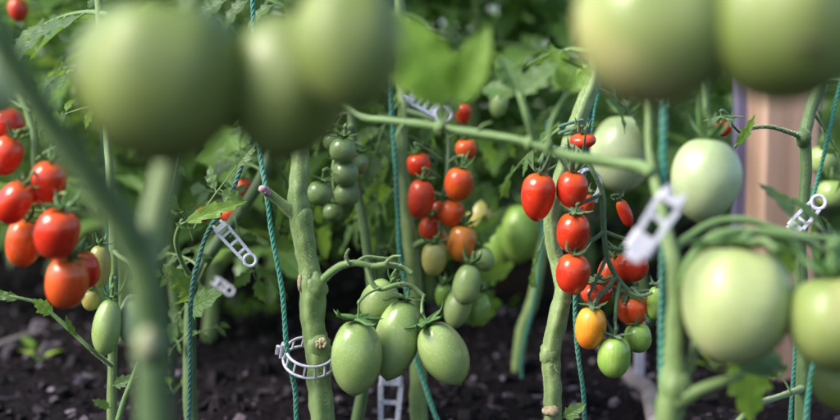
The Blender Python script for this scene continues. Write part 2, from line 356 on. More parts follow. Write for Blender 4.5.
def chip(mb, c, l_, w_, t_, rot, tilt):
    m3 = Matrix.Rotation(rot, 3, 'Z') @ Matrix.Rotation(tilt, 3, 'Y') @ Matrix.Rotation(rnd.uniform(-.5, .5), 3, 'X')
    n = 6; top = []; bot = []
    for k in range(n):
        a = 2*PI*k/n + rnd.uniform(-.3, .3); q = Vector((math.cos(a)*l_*rnd.uniform(.6, 1.1), math.sin(a)*w_*rnd.uniform(.6, 1.1), 0))
        top.append(mb.vert(c + m3 @ (q*0.75 + Vector((0, 0, t_*rnd.uniform(.5, 1.2)))))); bot.append(mb.vert(c + m3 @ (q - Vector((0, 0, t_)))))
    mb.face(tuple(top))
    for k in range(n): mb.face((bot[k], bot[(k+1) % n], top[(k+1) % n], top[k]))
for k in range(26000):
    y = 1.0 + 3.4 * rnd.random() ** 1.3; x = rnd.uniform(-1, 1) * (0.5 + 0.45*y)
    s_ = rnd.choice([0.002, 0.002, 0.003, 0.003, 0.004, 0.006, 0.008])
    chip(mb, Vector((x, y, ground_z(x, y) + s_*0.3)), s_*rnd.uniform(.8, 1.8), s_*rnd.uniform(.5, 1), s_*.35, rnd.uniform(0, 6.28), rnd.uniform(-.6, .6))
for k in range(700):
    y = 1.15 + 3*rnd.random()**1.3; x = rnd.uniform(-1, 1)*(0.5 + .45*y); s_ = rnd.uniform(.008, .018)
    chip(mb, Vector((x, y, ground_z(x, y) + s_*.35)), s_, s_*rnd.uniform(.6, .9), s_*.6, rnd.uniform(0, 6.28), rnd.uniform(-.4, .4))
for k in range(260):
    y = 1.1 + 2.0*rnd.random(); x = rnd.uniform(-1, 1)*(0.5 + .4*y)
    chip(mb, Vector((x, y, ground_z(x, y) + .004)), rnd.uniform(.012, .035), rnd.uniform(.001, .0022), .0008, rnd.uniform(0, 6.28), rnd.uniform(-.25, .25))
o = mb.build('bark_mulch', M['chips'], smooth=False); tag(o, 'dark brown crumbs of soil and bark mulch strewn over the bed', 'mulch'); o['kind'] = 'stuff'

# ------------------------------------------------------------------ leaves
def leaflet(mb, base, d, nrm, length, width, rnd, nu=12, nv=3, lobes=3.5, lobe_amp=0.28, curl=0.25, fold=0.25, m=0):
    d = d.normalized(); side = d.cross(nrm).normalized(); nrm = side.cross(d).normalized()
    ph = rnd.random(); skew = rnd.uniform(-.25, .25); tw = rnd.uniform(-.4, .4); cl = curl * rnd.uniform(.4, 1.6)
    rows = []
    for i in range(nu + 1):
        t = i / nu
        base_w = (math.sin(PI * min(1, t ** 0.72)) ** 0.85) * (1 - 0.15*t) if 0 < t < 1 else 0.0
        row = []
        for j in range(-nv, nv + 1):
            s = j / nv
            fr = (t*lobes + ph*0.3) % 1.0
            lob = 1 + lobe_amp * (fr - 0.6) * (2.0 if t < .92 else 0.5)
            wloc = width * 0.5 * base_w * (lob if abs(s) > .6 else 1) * (1 + skew*(1 if j > 0 else -1)*(1-t))
            fwd = 0.10 * abs(s) * base_w * (1.2 if fr > .5 else 0.4) * lobe_amp * 2
            x = s * wloc
            z = fold * abs(x) * 0.9 - cl * length * t * t + 0.035 * length * math.sin(t*lobes*2*PI + abs(s)*1.5) * abs(s) * base_w + tw * x * t
            row.append(mb.vert(base + d * (length * (t + fwd) * (1 - 0.1*cl*t)) + side * x + nrm * z, (t, s)))
        rows.append(row)
    for i in range(nu):
        for j in range(2*nv):
            mb.face((rows[i][j], rows[i][j+1], rows[i+1][j+1], rows[i+1][j]), m)

def compound(mb, base, d, up, length, rnd, pairs=3, droop=0.5, size=1.0, nu=12, nv=3, mat_leaf=0, mat_stalk=1, sides=6, curl=.25):
    """a tomato leaf: a drooping stalk with lobed leaflets in pairs and one at the tip"""
    d = d.normalized(); side = d.cross(up)
    if side.length < 1e-3: side = d.cross(Vector((1, 0, 0)))
    side.normalize(); nrm = side.cross(d).normalized()
    def at(t):
        return base + d * length * t * (1 - 0.12*droop*t) + Vector((0, 0, -1)) * droop * length * 0.5 * t * t + side * length * 0.05 * math.sin(t*3 + ph)
    ph = rnd.random() * 6
    pts = [(at(k/5), 0.0018 * size * (1.25 - 0.9*k/5) * (length/0.2 + .3)) for k in range(6)]
    mb.tube(pts, sides=sides, sub=2, m=mat_stalk)
    for k in range(pairs):
        t = 0.30 + 0.55 * k / max(1, pairs - 1) if pairs > 1 else .6
        for sg in (-1, 1):
            tt = t + rnd.uniform(-.04, .04); p = at(tt); tan = (at(min(1, tt+.05)) - at(tt-.05)).normalized()
            dd = (tan * rnd.uniform(.3, .7) + side * sg + Vector((0, 0, rnd.uniform(-.5, .1)))).normalized()
            ll = length * 0.36 * rnd.uniform(.7, 1.15) * (1 - .25*abs(t-.6)); st = p + dd * ll * .14
            mb.tube([(p, 0.0009*size), (st + dd*ll*.05, 0.0006*size)], sides=4, sub=1, m=mat_stalk, cap=False)
            leaflet(mb, st, dd, nrm, ll, ll * rnd.uniform(.45, .62), rnd, nu, nv, m=mat_leaf, curl=curl)
            if rnd.random() < .45:
                p2 = at(tt + .1); leaflet(mb, p2, (side*sg + tan*.3 + Vector((0, 0, -.2))), nrm, ll*.32, ll*.2, rnd, max(4, nu//2), 1, m=mat_leaf)
    tan = (at(1) - at(.92)).normalized(); ll = length * .42
    leaflet(mb, at(1), tan, nrm, ll, ll*.6, rnd, nu, nv, m=mat_leaf, curl=curl)

def hairs(mb, path, density, ln, rnd, m=1, t=0.00018):
    for i in range(len(path)-1):
        p, r = path[i]; q, r2 = path[i+1]; tan = (q-p)
        n = max(1, int(density * tan.length))
        tan.normalize(); s1 = tan.cross(Vector((.2, .9, .3))).normalized(); s2 = tan.cross(s1)
        for k in range(n):
            a = rnd.random()*2*PI; u = rnd.random(); c = p.lerp(q, u); dr = (s1*math.cos(a) + s2*math.sin(a))
            b0 = c + dr*(r*.95); tip = b0 + (dr + tan*rnd.uniform(-.5, .5))*ln*rnd.uniform(.4, 1.2)
            sd_ = dr.cross(tan)*t
            mb.face((mb.vert(b0 - sd_), mb.vert(b0 + sd_), mb.vert(tip)), m)

# ------------------------------------------------------------------ plants
class Plant:
    def __init__(s, label, px, py, d, group='tomato plants in the bed', name='tomato_plant', cat='tomato plant'):
        """root point: under the pixel (px, py) at distance d, dropped to the soil"""
        p = P(px, py, d); s.base = Vector((p.x, p.y, ground_z(p.x, p.y) - 0.005)); s.root = empty(name, s.base, label, cat, group)
        s.rnd = random.Random(int(px*7 + py*3 + d*100)); s.last = {}
    def tube(s, name, pts, m='stem', sides=14, rough=0.12, ridge=0.0, hair=0, hair_len=0.0012, label=None, ground=False, lumps=(), sub=6):
        """pts: (px, py, depth, width_px)"""
        L = [(P(x, y, d), sz(wd, d)/2) for x, y, d, wd in pts]
        if ground:
            L.append((Vector((L[-1][0].x*.4 + s.base.x*.6, L[-1][0].y*.4+s.base.y*.6, (L[-1][0].z + s.base.z)*.5)), L[-1][1]*1.02)) if L[-1][0].z > .12 else None
            L.append((s.base.copy(), L[-1][1]*1.15))
        mb = MB(); path = mb.tube(L, sides=sides, sub=sub, rough=rough, ridge=ridge, seed=s.rnd.random()*10)
        if hair: hairs(mb, path, hair, hair_len, s.rnd)
        for (x, y, d, r_px) in lumps:      # swollen nodes on the stem
            c = P(x, y, d); r = sz(r_px, d)
            blob(mb, c, r, s.rnd, szz=1.25, nu=18, nv=12)
        o = mb.build(name, [M[m], M['hair']], s.root)
        if label: o['label'] = label
        s.last[name] = o
        return o
    def leaf(s, pts, m='leaf', pairs=2, lobe=.28, droop=0.3, up=None, size=1.0, label=None, single=False, nu=16, nv=4, wd=0.55, curl=.25, name='leaf'):
        """pts: base (x,y,d) and tip (x,y,d)"""
        a, b = P(*pts[0]), P(*pts[1]); mb = MB(); d = b - a
        upv = up if up is not None else (UPV*0.35 + BACK*0.95 + RIGHT*s.rnd.uniform(-.35, .35))
        if single:
            mb.tube([(a - d*.02, .0012*size), (a + d*.1, .0009*size)], sides=6, sub=1, m=1)
            leaflet(mb, a + d*.06, d, upv, d.length*.95, d.length*wd, s.rnd, nu, nv, m=0, curl=curl, lobe_amp=lobe)
        else:
            compound(mb, a, d, upv, d.length*.78, s.rnd, pairs, droop, size, nu, nv, curl=curl)
        o = mb.build(name, [M[m], M['truss']], s.root)
        if label: o['label'] = label
        return o

def blob(mb, c, r, rnd, m=0, nu=10, nv=7, sx=1, sy=1, szz=1):
    rows = []
    o0 = rnd.random()*10
    for i in range(nv+1):
        th = PI*i/nv; row = []
        for k in range(nu):
            a = 2*PI*k/nu; q = Vector((math.sin(th)*math.cos(a)*sx, math.sin(th)*math.sin(a)*sy, math.cos(th)*szz))
            rr = r * (1 + .22*noise.noise(q*2 + Vector((o0, 0, 0))))
            row.append(mb.vert(c + q*rr, (k/nu, i/nv*.02)))
        rows.append(row)
    for i in range(nv):
        for k in range(nu): mb.face((rows[i][k], rows[i+1][k], rows[i+1][(k+1) % nu], rows[i][(k+1) % nu]), m)

# ------------------------------------------------------------------ fruit
def se(t, p, mid=.5, pb=None):
    z = (t - mid)/(1 - mid) if t > mid else (mid - t)/mid
    q = p if t > mid or pb is None else pb
    return max(0.0, 1 - z**q) ** (1/q)
PROF = {  # radius along the height (0 = tip, 1 = stalk end), shaped after each kind
    'grape': lambda t: se(t, 2.4, .52, 2.15),
    'point': lambda t: se(t, 2.4, .58, 1.92),
    'plum':  lambda t: se(t, 2.05, .50, 1.88),
    'pear':  lambda t: se(t, 2.05, .46, 2.2),
    'round': lambda t: se(t, 2.1),
    'beef':  lambda t: se(t, 2.12, .53, 2.0),
}
def tomato(label, x, y, d, w_, h_, tilt=0, m='red', kind='grape', joint=None, group=None, lean=0.0, sepal=None, calyx=True, nick=0.0, cm='calyx', name='tomato', curlup=None, stalk_r=1.5, tip=True):
    """x,y centre in photo pixels, w_,h_ size in photo pixels, tilt = clockwise lean of the stalk end, joint = (px,py,d) on the truss"""
    rnd = random.Random(int(x*13 + y*7 + d*1000))
    if lean == 0 and kind in ('grape', 'point'): lean = rnd.uniform(.18, .36)
    c = P(x, y, d); hw, hh = sz(w_, d)/2, sz(h_, d)/2
    ax = (UPV*math.cos(R(tilt)) + RIGHT*math.sin(R(tilt)))
    ax = (ax + BACK*lean).normalized()
    if kind == 'round': pass
    xa = ax.cross(BACK); xa.normalize(); ya = ax.cross(xa)
    prof = PROF[kind]; mb = MB(); nr, ns = 26, 36
    pts = [prof(i/nr) for i in range(nr+1)]; mxp = max(pts)
    dim = 0.10 if kind in ('grape', 'plum', 'pear', 'point') else 0.16
    ribs = 5 if kind != 'beef' else 6; ra = 0.014 if kind != 'beef' else 0.035
    o0 = rnd.random()*50; rows = []
    bend = rnd.uniform(-.06, .06)
    for i in range(nr+1):
        t = i/nr
        # even spacing in angle near the ends
        tt = 0.5 - 0.5*math.cos(PI*t)
        r = prof(min(.9999, max(.0001, tt)))/mxp
        zz = (tt*2 - 1)
        drop = dim * math.exp(-(r/0.42)**2) if tt > .5 else (0.02*math.exp(-(r/.15)**2) if kind in ('grape', 'round') else -0.045*math.exp(-(r/.12)**2) * (1 if kind in ('point', 'pear', 'plum') else 0))
        row = []
        for k in range(ns):
            a = 2*PI*k/ns
            q = Vector((math.cos(a), math.sin(a), zz))
            rr = r * (1 + ra*math.cos(a*ribs + o0)*max(0, tt*1.5-.2) + 0.035*noise.noise(q*1.1 + Vector((o0, 0, 0))))
            z2 = zz - (drop if tt > .5 else 0) + (drop if tt <= .5 else 0)
            row.append(mb.vert(c + (xa*math.cos(a) + ya*math.sin(a))*rr*hw + ax*z2*hh + xa*bend*hw*(zz*zz), (k/ns, zz)))
        rows.append(row)
    for i in range(nr):
        for k in range(ns): mb.face((rows[i][k], rows[i][(k+1) % ns], rows[i+1][(k+1) % ns], rows[i+1][k]))
    if tip:
        tp = c - ax*hh*(0.985 if kind in ('grape', 'round', 'beef') else 1.03)
        k0 = len(mb.f); blob(mb, tp, hw*.035, rnd, m=1, nu=6, nv=4)
    base = c - ax*hh
    o = mb.build(name, [M[m], M['petal']], None, origin=base)
    tag(o, label, 'tomato', group)
    top = c + ax*hh*(1 - dim*.75)
    if calyx:
        cb = MB(); ns_ = rnd.choice([5, 5, 6]); sl = sepal*1.3 if sepal else (0.75 if kind in ('grape', 'plum', 'point', 'pear') else 0.5)
        L = hw*2*sl; cu = curlup if curlup is not None else 0.9
        for k in range(ns_):
            a = 2*PI*(k + rnd.uniform(-.2, .2))/ns_; dr = xa*math.cos(a) + ya*math.sin(a)
            ll = L*rnd.uniform(.75, 1.15); c2 = cu*rnd.uniform(.4, 1.5); sdv = ax.cross(dr)
            pp = []
            for q in range(6):
                u = q/5
                out_ = ll*(u*.85 - .18*c2*u*u); 
                rsh = min(1, out_/hw)
                shell = -0.28*hh*(rsh**2.2)*.8 + dim*hh*.75*min(1, rsh*3)   # follow the shoulder
                zz_ = shell + .0012 + ll*c2*.75*u**2.2
                pp.append((top + dr*out_ + ax*zz_ + sdv*ll*.12*math.sin(u*4 + k)*rnd.uniform(0, 1), max(.00025, ll*.125*(math.sin(PI*min(1, .22+u*.78))**.8)+.0002)))
            cb.tube(pp, sides=6, sub=2, flat=.35, flat_dir=ax, m=0)
        blob(cb, top + ax*.001, hw*.12, rnd, nu=8, nv=5)
        cb.build('calyx', [M[cm]], o, origin=base)
    if joint:
        j = P(*joint); sb = MB(); dist = (j - top).length
        mid = top + ax*min(dist*.45, hw*.9); rr = sz(stalk_r, d)
        kn = top.lerp(mid, .8)
        sb.tube([(top - ax*.001, rr*.8), (kn, rr*.75), (mid, rr*1.25), (mid.lerp(j, .35) + ax*dist*.06, rr*.85), (mid.lerp(j, .7) + ax*dist*.04, rr*.9), (j, rr*1.1)], sides=8, sub=4, rough=.08)
        sb.build('stalk', [M[{'truss_dark': 'truss_dark'}.get(cm, 'truss')]], o, origin=base)
    return o

def G(px, py):
    """where the view ray through a pixel meets the soil"""
    a = P(px, py, 0.0001) ; b = P(px, py, 1.0); dv = (b - Vector((0, 0, CAM_H)))
    t = CAM_H / -dv.z
    q = Vector((0, 0, CAM_H)) + dv * t
    return Vector((q.x, q.y, ground_z(q.x, q.y))), t

# ------------------------------------------------------------------ twine, clips
def twine(label, pts, wpx, m='twine', fuzz=1400, group='lengths of green twine', drop=None, loose=0.0):
    L = [(P(x, y, d), sz(wpx, d)/2) for x, y, d in pts]
    if drop is not None:
        q = L[-1][0].copy(); L.append((Vector((q.x + drop, q.y, 0.004)), L[-1][1]))
    path = catmull(L, 24); mb = MB(); rnd = random.Random(len(label)*7 + int(pts[0][0]))
    # resample evenly
    r = L[0][1]; step = r * .9; dense = []; acc = 0; ln = 0
    prev = path[0][0]; dense.append((prev, r, 0.0))
    for p, rr in path[1:]:
        seg = (p - prev).length; u = 0
        while acc + (seg - u) >= step:
            u += step - acc; acc = 0; ln += step
            dense.append((prev.lerp(p, u/seg), rr, ln))
        acc += seg - u; prev = p
    for s in range(3):
        pp = []
        for i, (p, rr, l_) in enumerate(dense):
            t = dense[min(i+1, len(dense)-1)][0] - dense[max(i-1, 0)][0]; t.normalize()
            s1 = t.cross(Vector((.1, 1, .05))).normalized(); s2 = t.cross(s1)
            a = 2*PI*s/3 + l_/(r*7.0)*2*PI + .25*noise.noise(p*60)
            pp.append((p + (s1*math.cos(a) + s2*math.sin(a))*rr*.48, rr*.56*(1+.08*noise.noise(p*300))))
        mb.tube(pp, sides=6, sub=1)
    hairs(mb, [(p, rr*.95) for p, rr, _ in dense], fuzz, .0028, rnd, m=0, t=0.00009)
    o = mb.build('twine', M[m]); 
    return tag(o, label, 'twine', group)

def bar(mb, a, b, w_, t_, nrm, m=0):
    d = (b-a).normalized(); s1 = nrm.cross(d).normalized(); n_ = d.cross(s1).normalized()
    prof = [(-1, -.5), (-.8, -1), (.8, -1), (1, -.5), (1, .5), (.8, 1), (-.8, 1), (-1, .5)]
    ra = [mb.vert(a + s1*x*w_/2 + n_*y*t_/2) for x, y in prof]; rb = [mb.vert(b + s1*x*w_/2 + n_*y*t_/2) for x, y in prof]
    for k in range(8): mb.face((ra[k], ra[(k+1) % 8], rb[(k+1) % 8], rb[k]), m)
    mb.face(tuple(ra[::-1]), m); mb.face(tuple(rb), m)

def ladder_clip(label, a, b, wpx, rungs=3, plate=False, group='clear plastic plant clips'):
    """an opened clip: two rails, rungs, a round eye at the b end and a hinge block at the a end"""
    A, B = P(*a), P(*b); d = (B-A); L = d.length; d.normalize(); dm = (a[2]+b[2])/2; W = sz(wpx, dm)
    nrm = (BACK*.9 + UPV*.3).normalized(); s = nrm.cross(d).normalized(); nrm = d.cross(s).normalized()
    root = empty('plant_clip', A, label, 'plant clip', group)
    mb = MB(); rr = W*.10
    for sg in (-1, 1):
        bar(mb, A + s*sg*W*.42, B + s*sg*W*.34, W*.22, W*.20, nrm)
    for k in range(rungs):
        q = A.lerp(B, (k+.6)/(rungs+.3)); 
        bar(mb, q - s*W*.38, q + s*W*.38, W*.20, W*.14, nrm)
    mb.build('rails', M['clip'], root, smooth=False)
    if plate:
        mb = MB(); bar(mb, B - d*W*.1, B + d*W*.62, W*1.0, W*.3, nrm); bar(mb, B + d*W*.62, B + d*W*.95, W*.6, W*.3, nrm); mb.build('catch', M['clip'], root, smooth=False)
    if plate: rungs = 0
    mb = MB(); c = B + d*W*.3; ring = [(c + (d*math.cos(t*2*PI/20) + s*math.sin(t*2*PI/20))*W*.40, W*.12) for t in range(21)]
    mb.tube(ring, sides=8, sub=1, cap=False)
    if not plate: mb.build('eye', M['clip'], root)
    mb = MB(); bar(mb, A - d*W*.32, A + d*W*.04, W*.98, W*.36, nrm)
    bar(mb, A - d*W*.55 - s*W*.3, A - d*W*.32 - s*W*.3, W*.2, W*.24, nrm); bar(mb, A - d*W*.55 + s*W*.3, A - d*W*.32 + s*W*.3, W*.2, W*.24, nrm)
    mb.build('hinge', M['clip'], root, smooth=False)
    return root

def ring_clip(label, c, rpx, hpx, axis, latch=PI, ribs=14, group='clear plastic plant clips', tpx=3.0, gap=0.0):
    C = P(*c); d = c[2]; r = sz(rpx, d); h = sz(hpx, d)/2; t = sz(tpx, d)/2
    ax = axis.normalized(); x = ax.cross(BACK)
    if x.length < .05: x = ax.cross(UPV)
    x.normalize(); y = ax.cross(x)
    root = empty('plant_clip', C, label, 'plant clip', group)
    n = 40
    for sg, f in ((-1, 1.0), (1, .93)):
        mb = MB(); mb.tube([(C + (x*math.cos(2*PI*k/n) + y*math.sin(2*PI*k/n))*r*f + ax*h*sg, t) for k in range(n+1)], sides=8, sub=1, cap=False)
        mb.build('ring', M['clip'], root)
    mb = MB()
    for k in range(ribs):
        a = 2*PI*(k+.5)/ribs; dr = x*math.cos(a) + y*math.sin(a)
        bar(mb, C + dr*r - ax*h, C + dr*r*.93 + ax*h, t*1.3, t*1.2, dr)
    mb.build('ribs', M['clip'], root, smooth=False)
    mb = MB(); dr = x*math.cos(latch) + y*math.sin(latch); q = C + dr*(r*1.12)
    bar(mb, q - ax*h*1.3, q + ax*h*1.25, t*4.2, t*2.2, dr); q = C + dr*(r*1.3)
    bar(mb, q - ax*h*.9, q + ax*h*.6, t*2.4, t*2.4, dr)
    mb.build('latch', M['clip'], root, smooth=False)
    return root

# ------------------------------------------------------------------ plant in sharp focus, middle left (thick stem with the plum tomatoes)
p = Plant('thick stemmed green tomato plant carrying the three plum tomatoes, ringed by a clear clip', 322, 420, 1.03)
p.tube('stem', [(292, -60, 1.08, 17), (296, 60, 1.06, 18), (300, 150, 1.04, 19), (298, 195, 1.03, 19), (301, 225, 1.03, 22), (306, 255, 1.03, 21), (311, 290, 1.03, 24), (313, 325, 1.03, 22), (317, 350, 1.03, 23), (319, 380, 1.03, 22), (323, 425, 1.03, 24)], 'stem', sides=28, rough=.2, ridge=.06, hair=16000, hair_len=.0026, ground=True, sub=10,
       lumps=[(315, 287, 1.028, 12.5), (302, 219, 1.03, 11.5), (318, 345, 1.028, 12.3)])
p.tube('side_shoot', [(300, 218, 1.03, 14), (288, 209, 1.025, 12), (276, 199, 1.02, 9), (264, 190, 1.015, 9)], 'stem', hair=6000)
mb = MB(); [blob(mb, P(263 + k*2.0, 189 + k*.9 + (k % 2)*1.5, 1.012 + k*.001), sz(4.4 - k*.4, 1), random.Random(k+2), sx=1.1, szz=.9) for k in range(4)]; o = mb.build('cut_end', M['scar_pink'], p.last['side_shoot'], origin=p.base); o['label'] = 'pinkish healed end of the cut side shoot'
mb = MB(); c = P(321, 344, 1.0135)
rs_ = random.Random(6)
for k in range(14):
    a = k*.9; q_ = rs_.uniform(.3, 1); blob(mb, c + BACK*-.0035 + RIGHT*math.cos(a)*sz(5*q_, 1) + UPV*math.sin(a)*sz(4.2*q_, 1), sz(rs_.uniform(1.2, 3.4), 1), rs_, szz=rs_.uniform(.5, 1.6), sx=rs_.uniform(.5, 1.3))
mb.build('leaf_scar', M['scar'], p.last['stem'], origin=p.base)
mb = MB(); blob(mb, P(300, 283, 1.024), sz(3.6, 1), random.Random(4), szz=2.4, sx=.8); mb.build('leaf_scar', M['scar'], p.last['stem'], origin=p.base)
p.tube('truss', [(318, 286, 1.025, 9), (327, 276, 1.02, 8), (340, 266, 1.01, 7.5), (356, 263, 1.0, 6.5), (372, 266, 1.0, 6), (388, 265, 1.0, 6), (402, 268, 1.01, 5), (412, 274, 1.01, 5)], 'truss', sides=12, hair=9000, hair_len=.0013, rough=.2)
p.tube('truss', [(366, 264, 1.0, 5), (372, 283, 1.0, 5), (381, 289, 1.0, 5.5), (396, 285, 1.0, 5), (410, 286, 1.01, 5), (424, 296, 1.01, 4.5)], 'truss', sides=10, hair=8000, rough=.2)
p.tube('tendril', [(349, 264, 1.0, 4), (346, 256, .995, 3), (349, 249, .99, 2)], 'truss', sides=8, hair=5000)
p.tube('tendril', [(384, 265, 1.0, 4), (392, 257, .99, 3), (401, 256, .985, 2)], 'truss', sides=8, hair=5000)
p.tube('truss', [(357, 262, 1.0, 4), (366, 257, 1.0, 3), (379, 258, 1.005, 3), (390, 259, 1.01, 2)], 'truss', sides=8, hair=5000)
p.leaf([(296, 120, 1.05), (230, 96, 1.14)], pairs=2); p.leaf([(296, 60, 1.06), (395, 20, 1.2)], pairs=3); p.leaf([(294, 20, 1.06), (200, -40, 1.2)], pairs=3)
ring_clip('round clear plastic clip holding teal twine against the thick green stem', (309, 357, 1.03), 25, 13, UPV*.86 + BACK*.52 + RIGHT*.18, latch=PI*.98)
g3 = 'green plum tomatoes hanging in one cluster'
tomato('green plum tomato with long curled sepals, front fruit of the cluster beside the thick stem', 356.5, 357, .985, 51, 78, 3, 'green', 'plum', (381, 288, 1.0), g3, lean=.12, sepal=.62, curlup=.5)
tomato('green plum tomato partly hidden behind the front fruit of its cluster', 397, 339, 1.015, 46, 84, 14, 'green', 'plum', (410, 285, 1.01), g3, lean=.05, sepal=.5, curlup=.3)
tomato('green plum tomato slanting down to the lower right of its cluster', 444, 353, 1.0, 47, 70, -28, 'green', 'plum', (424, 295, 1.01), g3, lean=.1, sepal=.6, curlup=.5)
tomato('bright green small plum tomato tucked at the top behind the other plums', 379, 300, 1.04, 36, 46, 35, 'green', 'plum', (392, 280, 1.03), g3, sepal=.4)

# ------------------------------------------------------------------ plant in sharp focus, middle right (pale stem, ripening grape tomatoes)
p = Plant('pale stemmed tomato plant carrying the ripening red grape tomatoes', 552, 420, 1.04)
p.tube('stem', [(606, -20, 1.12, 15), (598, 60, 1.10, 16), (586, 100, 1.08, 17), (572, 135, 1.07, 15), (564, 165, 1.06, 14), (552, 205, 1.05, 13), (552, 235, 1.05, 14), (557, 262, 1.05, 15), (563, 290, 1.04, 16), (558, 318, 1.04, 18), (551, 350, 1.04, 18), (552, 380, 1.04, 17), (553, 422, 1.04, 19)], 'stem_pale', sides=28, rough=.2, ridge=.07, hair=16000, hair_len=.0026, ground=True, sub=10, lumps=[(562, 300, 1.04, 9), (549, 354, 1.04, 9.6)])
mb = MB(); blob(mb, P(551, 411, 1.025), sz(8, 1), random.Random(4), sx=1.2, szz=.7); mb.build('leaf_scar', M['scar'], p.last['stem'], origin=p.base)
p.leaf([(562, 418, 1.03), (585, 404, 1.02)], 'leaf', single=True, size=.6)
p.tube('truss', [(560, 150, 1.06, 5), (568, 146, 1.02, 4), (578, 150, 1.01, 4.5), (592, 170, 1.0, 4), (602, 192, 1.0, 5), (603, 212, 1.0, 5.5), (604, 232, 1.0, 5.5), (607, 256, 1.0, 5), (616, 276, 1.0, 5), (629, 292, 1.0, 4.5), (641, 310, 1.0, 4), (650, 322, 1.0, 3)], 'truss_dark', sides=12, hair=9000, rough=.16)
p.tube('truss', [(603, 194, 1.0, 4.5), (591, 199, .995, 4), (578, 205, .99, 4), (564, 211, .985, 4)], 'truss_dark', sides=9, hair=6000)
p.tube('truss', [(604, 231, 1.0, 4.5), (596, 238, .995, 4), (588, 242, .99, 4), (579, 248, .985, 4)], 'truss_dark', sides=9, hair=6000)
p.tube('truss', [(604, 231, 1.0, 4), (616, 236, 1.0, 3.5), (627, 239, 1.0, 3)], 'truss_dark', sides=9, hair=6000)
p.tube('truss', [(606, 247, 1.0, 4), (618, 250, 1.0, 3.5), (630, 248, 1.0, 3)], 'truss_dark', sides=9, hair=6000)
p.tube('truss', [(606, 258, 1.0, 4), (600, 272, .995, 3.5), (594, 285, .99, 3.5), (589, 295, .985, 3.5)], 'truss_dark', sides=9, hair=6000)
p.tube('truss', [(616, 277, 1.0, 4), (605, 290, .99, 3.5), (596, 300, .985, 4)], 'truss_dark', sides=9, hair=6000)
p.tube('truss', [(620, 282, 1.0, 4), (617, 300, .99, 4), (615, 322, .985, 3.5)], 'truss_dark', sides=9, hair=6000)
p.tube('truss', [(629, 292, 1.0, 3.5), (640, 296, .99, 3), (652, 293, .98, 3)], 'truss_dark', sides=9, hair=6000)
p.tube('truss', [(556, 155, 1.06, 5), (553, 148, 1.0, 4), (545, 152, .985, 3.5), (539, 162, .98, 3)], 'truss_dark', sides=9, hair=6000)
p.leaf([(560, 130, 1.07), (500, 160, 1.22)], pairs=2); p.leaf([(590, 90, 1.09), (650, 100, 1.28)], pairs=2)
p.leaf([(598, 50, 1.1), (540, 30, 1.3)], pairs=3)
p.leaf([(551, 222, 1.06), (534, 250, 1.2)], pairs=1, size=.7)
mb = MB()  # the twine hitch round the stem
p_ = P(571, 130, 1.07)
for k in range(2):
    q = p_ + UPV*.006*k
    mb.tube([(q + (RIGHT*math.cos(t*PI/8) + BACK*math.sin(t*PI/8) + UPV*.25*math.cos(t*PI/8))*.0105, .0015) for t in range(17)], sides=8, sub=2)
tag(mb.build('twine_loop', M['twine_dark'], None, origin=p_), 'dark green twine loop hitched round the leaning stem above the grape tomatoes', 'twine loop')
gg = 'grape tomatoes ripening in one cluster'
tomato('glossy red grape tomato with a pointed tip, at the top of the ripening cluster', 538, 197, .985, 34, 50, 4, 'red', 'point', (545, 151, .985), gg, sepal=.55, curlup=1.6, cm='truss_dark')
tomato('glossy red grape tomato beside the pointed one, hanging in front of the white ring', 572, 190, .985, 32, 39, 2, 'red', 'grape', (577, 150, 1.01), gg, sepal=.6, curlup=1.7, cm='truss_dark')
tomato('red grape tomato second from the top of the column of three', 573, 232.5, .98, 33, 41, 6, 'red', 'grape', (582, 203, .99), gg, sepal=.55, curlup=.6, cm='truss_dark')
tomato('red grape tomato at the bottom of the column of three, just above the yellow one', 573, 274, .98, 34, 42, 3, 'red', 'grape', (582, 246, .985), gg, sepal=.55, curlup=.9, cm='truss_dark')
tomato('yellow orange half ripe grape tomato hanging below the red ones', 591, 328, .98, 31, 44, 6, 'yellow', 'grape', (596, 299, .985), gg, sepal=.5, curlup=.5, cm='truss_dark')
tomato('light green striped grape tomato, lowest fruit of the ripening cluster', 614, 357, .98, 33, 43, 2, 'lime', 'grape', (615, 321, .985), gg, sepal=.5, curlup=.7, cm='truss_dark')
tomato('small light green grape tomato half hidden beside the lowest striped one', 638, 338, 1.005, 27, 30, -12, 'lime', 'grape', (641, 311, 1.0), gg, sepal=.5, cm='truss_dark')
tomato('slim pale green grape tomato at the edge of the cluster beside the teal string', 655, 303, 1.0, 17, 36, 4, 'lime', 'grape', (650, 284, 1.0), gg, sepal=.6, cm='truss_dark')
tomato('red grape tomato partly covered by the blurred white clip', 632, 266, 1.02, 33, 32, -20, 'red', 'grape', (618, 250, 1.0), gg, sepal=.5, cm='truss_dark')
tomato('orange red grape tomato behind the dark truss in the middle of the cluster', 611, 274, 1.03, 27, 33, 12, 'orange_red', 'grape', (615, 256, 1.02), gg, sepal=.4, cm='truss_dark')
tomato('red grape tomato with a dark spidery calyx just above the yellow one', 597, 293, 1.015, 32, 24, -8, 'red_deep', 'grape', (600, 278, 1.0), gg, sepal=.7, curlup=.3, cm='truss_dark')
tomato('orange grape tomato under spreading sepals at the right of the cluster', 633, 309, 1.01, 33, 33, -8, 'orange_red', 'grape', (640, 296, .99), gg, sepal=.75, curlup=.2, lean=.4, cm='truss_dark')
tomato('small red tomato lying crosswise just under the green branch', 583, 141, 1.04, 26, 15, -6, 'red', 'grape', (572, 130, 1.05), gg, sepal=.5, cm='truss_dark')
tomato('narrow red tomato slanting beside the blurred white clip', 625, 213, 1.06, 13, 30, -24, 'red', 'grape', (612, 196, 1.05), gg, sepal=.7, cm='truss_dark')
